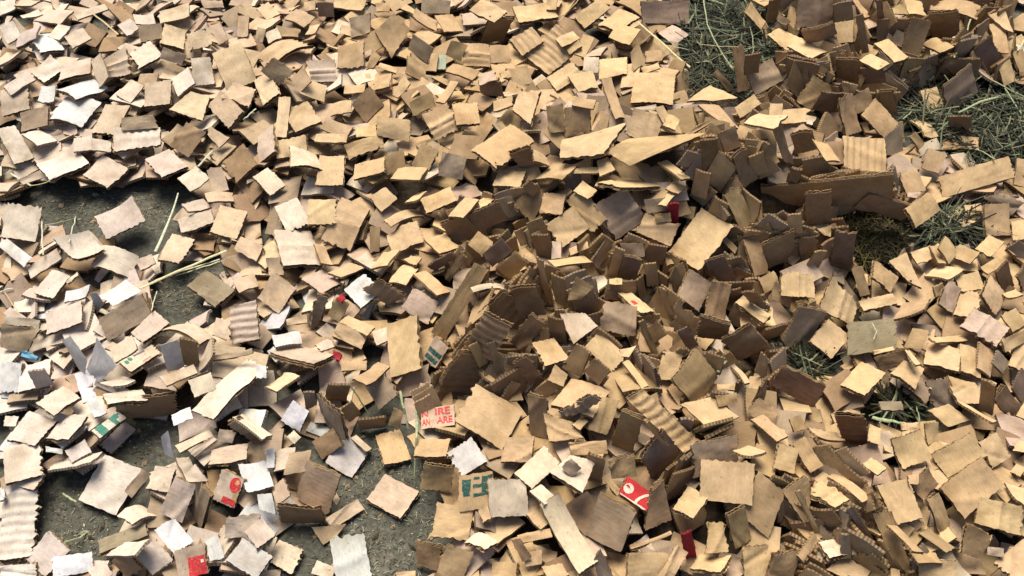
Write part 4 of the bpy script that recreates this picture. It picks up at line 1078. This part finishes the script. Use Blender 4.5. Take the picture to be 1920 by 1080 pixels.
def letters(name, p, S, nn, par, org, text, box, m, quarter=False):
    cu = bpy.data.curves.new('lettering', 'FONT'); cu.body = text; cu.resolution_u = 2; cu.offset = .03
    t = bpy.data.objects.new('lettering', cu); COL.objects.link(t)
    me = bpy.data.meshes.new_from_object(t.evaluated_get(bpy.context.evaluated_depsgraph_get()))
    V = np.array([v.co[:] for v in me.vertices]); F = [tuple(f.vertices) for f in me.polygons]
    bpy.data.objects.remove(t); bpy.data.curves.remove(cu); bpy.data.meshes.remove(me)
    x = (V[:, 0]-V[:, 0].min())/np.ptp(V[:, 0]); y = 1-(V[:, 1]-V[:, 1].min())/np.ptp(V[:, 1])
    if quarter: x, y = 1-y, x                                    # the words run down the block
    u0, u1, v0, v1 = box
    return build(name, [at_uv(p, S, nn, u0+(u1-u0)*a, v0+(v1-v0)*b) - org for a, b in zip(x, y)], F, m, par)
def m1(p, S, nn, o, g):
    disc('green_dot', p, S, nn, o, g, .13, .30, .055, .16, INK['green']); disc('green_dot', p, S, nn, o, g, .26, .20, .055, .16, INK['green'])
    patch('grey_stroke', p, S, nn, o, g, [(.40, .74, .03, .17)], INK['grey']); patch('pink_bar', p, S, nn, o, g, [(.45, .72, .80, .90)], INK['pink'])
def m2(p, S, nn, o, g): [patch('green_bar', p, S, nn, o, g, [r], INK['dark']) for r in ((.36, .55, .02, .93), (.07, .26, .02, .9))]
def m3(p, S, nn, o, g): patch('red_spot', p, S, nn, o, g, [(.2, .5, .42, .6)], INK['red'])
def m4(p, S, nn, o, g):
    patch('green_bar', p, S, nn, o, g, [(.10, .36, .0, 1)], INK['green']); patch('green_bar', p, S, nn, o, g, [(.62, .88, .0, .5), (.62, .75, .5, 1), (.88, .96, .1, .3)], INK['green'])
def m5(p, S, nn, o, g):
    patch('torn_patch', p, S, nn, o, g, [(.12, .6, .8, .98)], INK['ochre'])
    disc('red_disc', p, S, nn, o, g, .72, .74, .25, .24, INK['red'], lift=.0006); disc('torn_spot', p, S, nn, o, g, .82, .80, .08, .09, INK['ochre'], lift=.0009)
    patch('red_bar', p, S, nn, o, g, [(.04, .24, .42, .98)], INK['red'], lift=.0006)
def m6(p, S, nn, o, g):
    patch('red_block', p, S, nn, o, g, [(.38, .985, .36, 1)], INK['red']); patch('pale_square', p, S, nn, o, g, [(.83, .93, .50, .60)], INK['pale'], lift=.0007)
def m7(p, S, nn, o, g):
    for t, bx in (('IRE', (.42, .88, .06, .40)), ('ARE', (.46, .94, .50, .84)), ('N', (.03, .22, .14, .44)), ('AN', (.03, .26, .54, .86))):
        letters('red_lettering', p, S, nn, o, g, t, bx, INK['red'])
def m8(p, S, nn, o, g):
    patch('green_letter', p, S, nn, o, g, [(.10, .36, .13, .46), (.13, .32, .46, .60)], INK['dark'])
    patch('green_letter', p, S, nn, o, g, [(.42, .68, .30, .40), (.68, .86, .10, .62), (.42, .68, .55, .64), (.45, .62, .10, .16), (.86, .99, .08, .17)], INK['dark'])
def m9(p, S, nn, o, g):
    disc('white_oval', p, S, nn, o, g, .50, .21, .26, .17, INK['pale'], rot=.15)
    stroke('white_arc', p, S, nn, o, g, [(.0, .57), (.2, .59), (.40, .66), (.6, .76), (.78, .88), (.86, .99)], .045, INK['pale'])
    patch('white_rim', p, S, nn, o, g, [(0, .07, .0, .95)], INK['pale'], jag=.008)
MARKS = {1: m1, 2: m2, 3: m3, 4: m4, 5: m5, 6: m6, 7: m7, 8: m8, 9: m9}

# ------------------------------------------------------------------ floor and the crushed bed under the heap
fl = build('floor', [(-12, -10, 0), (12, -10, 0), (12, 14, 0), (-12, 14, 0)], [(0, 1, 2, 3)], M_FLOOR); tag(fl, 'dark dirty concrete floor under the shredded card', None, None, 'structure')
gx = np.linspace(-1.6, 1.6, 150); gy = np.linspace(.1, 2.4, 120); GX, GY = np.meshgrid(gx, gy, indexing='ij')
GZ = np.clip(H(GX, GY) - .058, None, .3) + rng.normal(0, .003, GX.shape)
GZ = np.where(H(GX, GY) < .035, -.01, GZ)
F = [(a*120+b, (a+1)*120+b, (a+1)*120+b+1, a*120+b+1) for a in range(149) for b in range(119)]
bed = build('gap_shade_bed', np.stack([GX, GY, GZ], -1).reshape(-1, 3), F, M_BED); tag(bed, 'crushed card bed under the scraps, shade of the gaps in its colour', None, None, 'stuff')

# ------------------------------------------------------------------ labels: what it looks like, then what it lies by
marks = [p for p in pieces if p.star and id(p) in THINGS]
used = set()
def label_of(p):
    if p.star: return p.look if len(p.look.split()) > 3 else p.look + ' in the heap'
    cands = []
    for a in marks:
        d = p.c - a.c; D = np.hypot(*d)
        if D < 190 and abs(d[0]) < .6*abs(d[1]): cands.append((D*1.0, f"{'just above' if d[1] < 0 else 'just below'} the {a.short}"))
        if D < 330:
            for b in marks:
                if b is a or a.c[0] >= b.c[0]: continue
                e = b.c - a.c; L = np.hypot(*e)
                if L > 420: continue
                t = (d @ e)/L/L
                if .25 < t < .75:
                    h = abs(d[0]*e[1]-d[1]*e[0])/L
                    if h < .16*L: cands.append((L*.42 + h*2, f"between the {a.short} and the {b.short}"))
        if D < 190 and abs(d[1]) < .4*abs(d[0]): cands.append((D*1.5+60, f"beside the {a.short}, on its {'left' if d[0] < 0 else 'right'}"))
    for _, t in sorted(cands):
        s = f"{p.look}, {t}"
        if t not in used and 4 <= len(s.replace('-', ' ').split()) <= 16 and len(s.split()) <= 16: used.add(t); return s
    for _, t in sorted(cands):
        s = f"{p.look}, {t}"
        if s not in used and len(s.split()) <= 16: used.add(s); return s
    a = min(marks, key=lambda a: np.hypot(*(p.c-a.c))); return f"{p.look} near the {a.short}"
labels = {}
for p in big:
    if id(p) in THINGS: labels[id(p)] = label_of(p)

# ------------------------------------------------------------------ the scraps that show largest, each a thing
for p in pieces:
    if id(p) in THINGS:
        o = make_scrap(p); paper = 'P' in p.flags
        tag(o, labels[id(p)], 'paper scrap' if paper else 'cardboard scrap', 'white paper scraps' if paper else 'shredded cardboard scraps')

# ------------------------------------------------------------------ the smaller ones and the layer beneath: one mass
AV, AF, AUV, AC, AM = [], [], [], [], []; nv_ = 0
def add_simple(p, th, n=5, m=5):
    global nv_
    S, nn, uv, lu, lv = surface(p, n, m, True); F, nt_ = slab_faces(n, m)
    c = np.cross(S[-1, 0]-S[0, 0], S[0, -1]-S[0, 0])
    if c @ nn.mean((0, 1)) < 0: F = [f[::-1] for f in F]
    k = n*m; V = np.vstack([S.reshape(-1, 3), (S - nn*th).reshape(-1, 3)])
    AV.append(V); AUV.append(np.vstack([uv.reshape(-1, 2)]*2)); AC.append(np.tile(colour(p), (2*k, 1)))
    AF.extend(tuple(i+nv_ for i in f) for f in F); side = len(F) - 2*nt_
    AM.extend([0]*(2*nt_) + [1]*side); nv_ += 2*k
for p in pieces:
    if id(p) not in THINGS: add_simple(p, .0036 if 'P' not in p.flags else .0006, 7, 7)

def poly(*pts): return np.array(pts, float)
BARE = [poly((45, 352), (110, 345), (200, 352), (340, 360), (318, 420), (270, 445), (190, 440), (105, 400), (50, 385)),
        poly((640, 870), (700, 830), (790, 870), (835, 960), (790, 1080), (690, 1080), (665, 1010), (570, 1010), (640, 960)),
        poly((75, 890), (140, 905), (230, 965), (180, 1030), (130, 1050), (70, 1010)), poly((240, 795), (300, 785), (310, 840), (255, 860)),
        poly((1282, 0), (1412, 0), (1455, 100), (1405, 190), (1300, 190), (1288, 100)), poly((1690, 195), (1760, 150), (1930, 170), (1930, 290), (1840, 315), (1800, 255), (1720, 255)),
        poly((1585, 405), (1650, 395), (1695, 440), (1685, 480), (1615, 500)), poly((1480, 660), (1520, 662), (1540, 690), (1515, 715), (1490, 700)),
        poly((1730, 405), (1835, 400), (1835, 450), (1735, 450)), poly((1650, 748), (1700, 748), (1702, 770), (1650, 768)), poly((290, 545), (345, 515), (415, 480), (385, 560), (360, 598), (290, 588))]
STEEP = [poly((830, 390), (1000, 370), (1060, 470), (1450, 430), (1560, 700), (1380, 730), (1330, 900), (1230, 900), (1180, 720), (900, 740), (790, 760)),
         poly((1280, 250), (1700, 340), (1700, 480), (1400, 500)), poly((1400, 0), (1920, 0), (1920, 120), (1700, 180), (1400, 230)), poly((200, 500), (600, 560), (560, 860), (200, 760))]
EDGE = poly((1440, 870), (1560, 850), (1760, 1080), (1500, 1080))
def inpoly(P, x, y):
    r = False; j = len(P)-1
    for i in range(len(P)):
        if (P[i, 1] > y) != (P[j, 1] > y) and x < (P[j, 0]-P[i, 0])*(y-P[i, 1])/(P[j, 1]-P[i, 1])+P[i, 0]: r = not r
        j = i
    return r
def bare(px, py): return any(inpoly(P, px, py) for P in BARE)
kinds = 'tttyyocpgbbko'
count = 0
for _ in range(5200):
    x = random.uniform(-1.35, 1.35); y = random.uniform(.18, 2.0); hz = float(H(x, y))
    if hz < .012: continue
    z = hz + random.uniform(-.052, -.010)
    c = np.array([x, y, z]); px, py, d = project(c)
    if not (-420 < px < 2340 and -300 < py < 1400): continue
    if bare(px, py) or (random.random() < .45 and any(inpoly(P, px, py) for P in STEEP[:3])): continue
    p = Piece(); p.flags = ''; p.mark = None; p.shade = 'U'; p.col = random.choice(kinds if not (px < 700 and py > 520) else kinds + 'cccpwwg'); p.c = np.array([px, py])
    dk = math.exp(-((px-1250)/260)**2 - ((py-560)/210)**2) + math.exp(-((px-1500)/330)**2-((py-150)/150)**2)      # scraps stand on edge in the steep middle
    n = np.array([random.gauss(0, .26+.25*dk), random.gauss(.06-.55*dk, .24+.25*dk), 1-.35*dk]); n /= np.linalg.norm(n)
    a = random.uniform(0, math.pi); t = np.array([math.cos(a), math.sin(a), 0]); t -= n*(t@n); t /= np.linalg.norm(t); b = np.cross(n, t)
    w = random.uniform(.042, .066); h = random.uniform(.034, .056) if random.random() < .85 else random.uniform(.008, .02)
    q = np.array([c - t*w/2 - b*h/2, c + t*w/2 - b*h/2, c + t*w/2 + b*h/2, c - t*w/2 + b*h/2]) + rng.normal(0, .0022, (4, 3))
    if q[:, 2].min() < .001: q[:, 2] += .002 - q[:, 2].min()
    ok = True
    g = np.linspace(0, 1, 5)
    need = 0
    for u in g:
        for v in g:
            s = q[0]*(1-u)*(1-v)+q[1]*u*(1-v)+q[2]*u*v+q[3]*(1-u)*v; ix, iy, dd = project(s)
            bx, by = int(ix*SCL), int(iy*SCL)
            if 0 <= bx < BW and 0 <= by < BH and buf[by, bx] < 8: need = max(need, buf[by, bx] + .006 - dd)
            if bare(ix, iy): ok = False
    if not ok or need > .035: continue
    if need > 0:
        k = (d+need)/d; q = C0 + (q-C0)*k
        if q[:, 2].min() < .0005: continue
    p.P = q; p.n = n; add_simple(p, random.uniform(.0035, .006), 5, 5); count += 1
def try_add(p, q, d, n, th, lim):
    need = 0
    for u in np.linspace(0, 1, 5):
        for v in np.linspace(0, 1, 5):
            s = q[0]*(1-u)*(1-v)+q[1]*u*(1-v)+q[2]*u*v+q[3]*(1-u)*v; ix, iy, dd = project(s); bx, by = int(ix*SCL), int(iy*SCL)
            if 0 <= bx < BW and 0 <= by < BH and buf[by, bx] < 8: need = max(need, buf[by, bx] + .005 - dd)
            if bare(ix, iy): return False
    if need > lim: return False
    q = C0 + (q-C0)*(d+need)/d
    p.P = q; p.n = n; add_simple(p, th, 5, 5); return True
up = 0
for _ in range(900):                                            # sheets that slid down together and stand packed on edge
    P0 = random.choice([STEEP[0]]*3 + [STEEP[1]]*2 + [STEEP[2]]*2 + [EDGE])
    lo, hi = P0.min(0), P0.max(0); px, py = random.uniform(lo[0], hi[0]), random.uniform(lo[1], hi[1])
    if not inpoly(P0, px, py) or bare(px, py): continue
    g = on_heap(px, py); az = .7*math.sin(px/95 + py/140) + random.gauss(0, .28); lean = random.gauss(.25, .25)
    n = np.array([math.sin(az), -math.cos(az), lean]); n /= np.linalg.norm(n)
    t = np.cross((0, 0, 1.), n); t /= np.linalg.norm(t); b = np.cross(n, t)
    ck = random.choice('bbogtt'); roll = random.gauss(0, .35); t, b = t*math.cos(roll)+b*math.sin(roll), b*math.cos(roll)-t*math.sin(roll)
    for k in range(random.randint(2, 6)):
        w, h = random.uniform(.018, .058), random.uniform(.03, .06)
        c = g + n*(.0075*k) + t*random.gauss(0, .005) + np.array([0, 0, random.uniform(-.012, .012)])
        q = np.array([c - t*w/2 - b*h/2, c + t*w/2 - b*h/2, c + t*w/2 + b*h/2, c - t*w/2 + b*h/2]) + rng.normal(0, .002, (4, 3))
        if q[:, 2].min() < .001: q[:, 2] += .002 - q[:, 2].min()
        p = Piece(); p.flags = ''; p.mark = None; p.shade = 'V'; p.col = ck; ix, iy, d = project(c); p.c = np.array([ix, iy])
        up += try_add(p, q, d, n, random.uniform(.003, .005), .03)
print('upright', up)
V = np.vstack(AV)
mass = build('shredded_cardboard_litter', V, AF, None, uv=np.vstack(AUV), col=np.vstack(AC), mats=[M_LINER, M_EDGE], fmat=AM, smooth=True)
tag(mass, 'countless smaller shredded cardboard scraps filling the heap between the larger ones', None, None, 'stuff')
print('fill', count, 'pieces', len(pieces), 'shift mean', np.mean([p.shift for p in pieces]), 'max', max(p.shift for p in pieces))

# ------------------------------------------------------------------ straw
def tube(pts, rad, sides=5, flat=.45):
    pts = np.asarray(pts, float); V, F = [], []; k = len(pts)
    for i in range(k):
        t = pts[min(k-1, i+1)] - pts[max(0, i-1)]; t /= np.linalg.norm(t); s = np.cross(t, (0, 0, 1.)); s /= (np.linalg.norm(s) + 1e-9); u = np.cross(s, t)
        r = rad*(1 - .25*i/(k-1)) if np.isscalar(rad) else rad[i]
        for j in range(sides):
            a = 2*math.pi*j/sides; V.append(pts[i] + s*r*math.cos(a) + u*r*flat*math.sin(a))
    for i in range(k-1):
        for j in range(sides): F.append((i*sides+j, i*sides+(j+1) % sides, (i+1)*sides+(j+1) % sides, (i+1)*sides+j))
    F.append(tuple(range(sides-1, -1, -1))); F.append(tuple((k-1)*sides+j for j in range(sides)))
    return np.array(V), F
def lie(pts, lift=.004):
    """points of the photograph -> a stalk resting on whatever lies under it"""
    out = []
    for x, y in pts:
        bx, by = int(min(1919, max(0, x))*SCL), int(min(1079, max(0, y))*SCL)
        w = buf[max(0, by-3):by+4, max(0, bx-3):bx+4]; d = w[w < 8]
        g = on_heap(x, y, -.012 if len(d) == 0 else 0); dg = float((g-C0) @ FWD)
        dd = min(dg, d.min()) if len(d) else dg
        r = ray(x, y); out.append(C0 + r*(dd - lift))
    out = np.array(out)
    if len(out) > 2:
        dep = (out-C0) @ FWD; lo = np.linspace(dep[0], dep[-1], len(out)); out = np.array([C0 + (q-C0)*min(1, (min(a, b)/a)) for q, a, b in zip(out, dep, lo)])
    return out
STRAW = dict(g=(.29, .33, .18), y=(.50, .44, .24), w=(.47, .48, .34), d=(.20, .24, .13), t=(.42, .33, .18))
STRAWS = [
    ([(1195, 40), (1243, 82), (1294, 126)], 5.0, 'y', 'long thick yellow straw lying on pinkish scraps'),
    ([(1262, 88), (1295, 94), (1330, 102)], 3.2, 'w', 'pale straw end beside the long thick yellow straw'),
    ([(1319, -4), (1326, 45), (1345, 85), (1374, 128)], 3.2, 'g', 'long bent green stalk curving over the dark hay'),
    ([(1302, 117), (1330, 114), (1350, 104), (1369, 95)], 4.5, 'g', 'kinked pale green stalk crossing the dark hay'),
    ([(1328, 0), (1356, 8)], 3.5, 'g', 'short green stalk at the top of the dark hay'),
    ([(1300, 70), (1312, 83), (1350, 86), (1385, 88)], 2.2, 't', 'thin brown bent stalk deep in the dark hay'),
    ([(1356, 105), (1375, 130)], 2.2, 'd', 'thin dark green stalk below the kinked green stalk'),
    ([(334, 362), (316, 415), (291, 472)], [3.2, 4.5, 6.5], 'w', 'long pale green blade tapering upward on the bare floor'),
    ([(262, 541), (330, 510), (425, 470)], 6.0, 'y', 'thick split straw lying across the bare floor'),
    ([(282, 528), (340, 508), (412, 486)], 3.5, 'w', 'pale straw lying along the thick split straw'),
    ([(330, 516), (380, 500), (420, 488)], 3.0, 'y', 'shorter yellow straw under the thick split straw'),
    ([(79, 415), (81, 478)], 3.0, 'w', 'upright white straw beside the pale edge sheet'),
    ([(84, 422), (112, 417), (140, 410)], 2.2, 'g', 'thin green straw lying flat on the bare floor'),
    ([(143, 404), (136, 425), (129, 455)], 2.8, 'w', 'short white straw poking up from the pale arch'),
    ([(20, 325), (38, 336), (58, 348)], 4.0, 'w', 'pale straw end under a cream scrap on bare floor'),
    ([(58, 348), (85, 342), (106, 330)], 2.5, 'y', 'bent straw tucked under the pale floor oblong'),
    ([(371, 312), (385, 297), (398, 283)], 4.5, 'w', 'stubby pale straw between two brown scraps'),
    ([(456, 225), (468, 214), (480, 204)], 4.0, 'w', 'short white straw resting on a tan scrap'),
    ([(294, 546), (289, 562), (284, 582)], 2.5, 'w', 'short white straw standing by the carton corner'),
    ([(0, 547), (24, 541)], 3.0, 'w', 'white straw stub at the edge over the dark gap'),
    ([(8, 548), (22, 565), (33, 588)], 1.8, 't', 'thin dark straw hanging in the gap'),
    ([(782, 745), (780, 820), (777, 893)], [4.5, 4.2, 2.5], 'g', 'long green blade pointing down to the bare floor'),
    ([(750, 733), (757, 765), (765, 803)], 4.2, 'g', 'shorter green blade beside the long one'),
    ([(655, 720), (672, 745), (690, 775)], 2.6, 'g', 'thin green stalk leaning on dark card'),
    ([(118, 925), (130, 932), (143, 941)], 3.0, 'g', 'bright green straw bit on the dark floor'),
    ([(120, 1017), (150, 1006), (177, 993)], 3.0, 'g', 'pale green straw across the dark floor gap'),
    ([(1797, 211), (1840, 190), (1884, 178)], [3.5, 5.5, 7.0], 'g', 'thickest green stem lying on the hay patch'),
    ([(1855, 147), (1885, 163), (1925, 184)], 3.6, 'g', 'green stem crossing the top of the hay patch'),
    ([(1884, 165), (1900, 190), (1920, 221)], 3.6, 'g', 'slanting green stem over the thickest green stem'),
    ([(1820, 36), (1810, 72), (1789, 108)], 3.6, 'g', 'green stalk leaning against a dark brown panel'),
    ([(1793, 70), (1840, 68)], 2.2, 'g', 'thin green stalk crossing the leaning green stalk'),
    ([(1713, 166), (1732, 155), (1752, 143)], 4.2, 'g', 'blurred green straw between two tan scraps'),
    ([(1693, 223), (1705, 214), (1718, 203)], 2.6, 'g', 'thin grey green stalk by the curled scrap'),
    ([(1834, 225), (1843, 242), (1850, 262)], 4.2, 'y', 'short yellow straw in the hay patch'),
    ([(1832, 278), (1848, 287), (1866, 298)], 3.6, 'g', 'grey green straw just above the long broad strip'),
    ([(1908, 95), (1925, 70)], 3.6, 'w', 'white straw tip at the edge above the hay'),
    ([(1048, 40), (1066, 20), (1086, -3)], 2.4, 't', 'thin tan straw standing against bright scraps'),
    ([(176, 27), (196, 42), (222, 65)], 4.0, 't', 'thick grey straw lying on shaded litter'),
    ([(1636, 782), (1665, 788), (1694, 793)], [6, 7, 3], 'g', 'flat green leaf lying beside dark hay'),
    ([(1716, 758), (1722, 775), (1724, 790)], 2.4, 'd', 'thin dark stalk above the bright square'),
    ([(1635, 606), (1644, 622), (1638, 636)], 2.0, 'w', 'loose white thread on the moss-stained sheet'),
    ([(1347, 698), (1352, 684), (1368, 672)], [6, 6, 3], 'g', 'small green leaf caught on a tan edge'),
    ([(380, 290), (300, 330)], 0.01, 't', ''),
]
for pts, wpx, ck, lab in STRAWS:
    if not lab: continue
    P = lie(pts); 
    if len(P) == 2: P = np.array([P[0], (P[0]+P[1])/2 + (0, 0, .002), P[1]])
    fine = []
    for i in range(len(P)-1):
        for t in (0, .33, .66): fine.append(P[i]*(1-t) + P[i+1]*t)
    fine.append(P[-1]); fine = np.array(fine); fine[1:-1] += rng.normal(0, .0006, (len(fine)-2, 3))
    w = np.interp(np.linspace(0, 1, len(fine)), np.linspace(0, 1, len(wpx)), wpx) if not np.isscalar(wpx) else np.full(len(fine), wpx)
    V, F = tube(fine, w*.00078/1.9*rng.uniform(.9, 1.1, len(fine)), 6, .5); org = V.mean(0)
    o = build('leaf' if 'leaf' in lab else ('thread' if 'thread' in lab else 'straw'), V-org, F, M_STRAW, col=np.array(STRAW[ck])*rng.uniform(.9, 1.1)); o.location = org
    tag(o, lab, 'straw' if 'straw' == o.name.split('.')[0] else o.name.split('.')[0], 'loose straws and stalks')

# hay matted in the hollows, and straw dust on the floor: nobody could count it
HV, HF, HC = [], [], []; hv = 0
def hay_strand(c, ln, r, col, flatness=.3):
    global hv
    a = random.uniform(0, 2*math.pi); e = random.gauss(0, flatness); d = np.array([math.cos(a)*math.cos(e), math.sin(a)*math.cos(e), math.sin(e)])
    b = np.array([random.gauss(0, 1), random.gauss(0, 1), random.gauss(0, .4)])*ln*.06
    P = np.array([c - d*ln/2, c - d*ln/6 + b*.8, c + d*ln/6 + b, c + d*ln/2]); P[:, 2] = np.maximum(P[:, 2], .0015)
    V, F = tube(P, r, 4, .35); HV.append(V); HC.append(np.tile(col, (len(V), 1))); HF.extend(tuple(i+hv for i in f) for f in F); hv += len(V)
def hay_patch(P, n, cols, zlo, zhi, l0=.03, l1=.15, r0=.0005, r1=.0021):
    lo, hi = P.min(0), P.max(0); k = 0
    while k < n:
        x, y = random.uniform(lo[0], hi[0]), random.uniform(lo[1], hi[1])
        if not inpoly(P, x, y): continue
        k += 1; g = ground(x, y, random.uniform(zlo, zhi)); hay_strand(g, random.uniform(l0, l1), random.uniform(r0, r1), np.array(random.choice(cols))*random.uniform(.2, .85)**1.3)
GREEN = [(.03, .042, .02), (.05, .062, .028), (.022, .024, .012), (.035, .028, .014), (.09, .085, .045), (.20, .235, .13), (.26, .26, .15)]
PALE = [(.24, .28, .15), (.30, .31, .18), (.20, .25, .14), (.34, .30, .17)]
MOSS = [(.11, .085, .022), (.07, .055, .018), (.04, .035, .012), (.20, .16, .045)]
for i, n in ((4, 750), (5, 800), (8, 220)): hay_patch(BARE[i], n, GREEN, .003, .018)
for i, n in ((4, 60), (5, 90), (8, 25), (7, 10), (9, 10)): hay_patch(BARE[i], n, PALE, .014, .026, .05, .16, .0006, .0016)
for i, n in ((7, 420), (9, 360)): hay_patch(BARE[i], n, MOSS[:3] + GREEN[:3], .003, .018, .02, .08)
hay_patch(BARE[6], 1500, MOSS, .004, .035, .01, .05, .0005, .0014)
hay = build('hay', np.vstack(HV), HF, M_HAY, col=np.vstack(HC)); tag(hay, 'dark green hay matted in the hollows between the scraps', None, None, 'stuff')
HV, HF, HC = [], [], []; hv = 0
DUST = [(.30, .33, .20), (.42, .40, .26), (.22, .17, .09), (.14, .13, .08), (.5, .5, .4)]
for i, n in ((0, 700), (1, 620), (2, 220), (3, 80), (10, 200)): hay_patch(BARE[i], n, DUST, .0010, .002, .002, .010, .0002, .0006)
dust = build('straw_dust', np.vstack(HV), HF, M_HAY, col=np.vstack(HC)); tag(dust, 'straw dust and tiny crumbs strewn over the bare floor', None, None, 'stuff')

LV, LF, LC = [], [], []; lv_ = 0
LUMP = [(.10, .085, .055), (.16, .13, .08), (.07, .07, .05), (.33, .24, .14), (.20, .20, .15), (.42, .33, .22)]
for i, n in ((0, 900), (1, 800), (2, 300), (3, 120), (10, 260), (4, 150), (5, 200), (6, 200)):
    P0 = BARE[i]; lo, hi = P0.min(0)-25, P0.max(0)+25
    for _ in range(n):
        x, y = random.uniform(lo[0], hi[0]), random.uniform(lo[1], hi[1]); g = ground(x, y, .001)
        if float(H(g[0], g[1])) > .03: continue
        rr = random.random(); sz = random.uniform(.0006, .0022) if rr < .86 else random.uniform(.002, .007); a = random.uniform(0, 3.1)
        ex = np.array([math.cos(a), math.sin(a), 0])*sz*random.uniform(.6, 1.6); ey = np.array([-math.sin(a), math.cos(a), 0])*sz*random.uniform(.5, 1); ez = np.array([0, 0, sz*random.uniform(.3, .8)])
        LV.append(np.array([g+ex, g+ey, g-ex, g-ey, g+ez, g-ez*.2])); LC.append(np.tile(np.array(random.choice(LUMP))*random.uniform(.6, 1.2), (6, 1)))
        LF.extend(tuple(k+lv_ for k in f) for f in ((0, 1, 4), (1, 2, 4), (2, 3, 4), (3, 0, 4), (1, 0, 5), (2, 1, 5), (3, 2, 5), (0, 3, 5))); lv_ += 6
dirt = build('dirt_crumbs', np.vstack(LV), LF, M_MOSS, col=np.vstack(LC)); tag(dirt, 'crumbs of dirt and card dust lying on the bare floor', None, None, 'stuff')
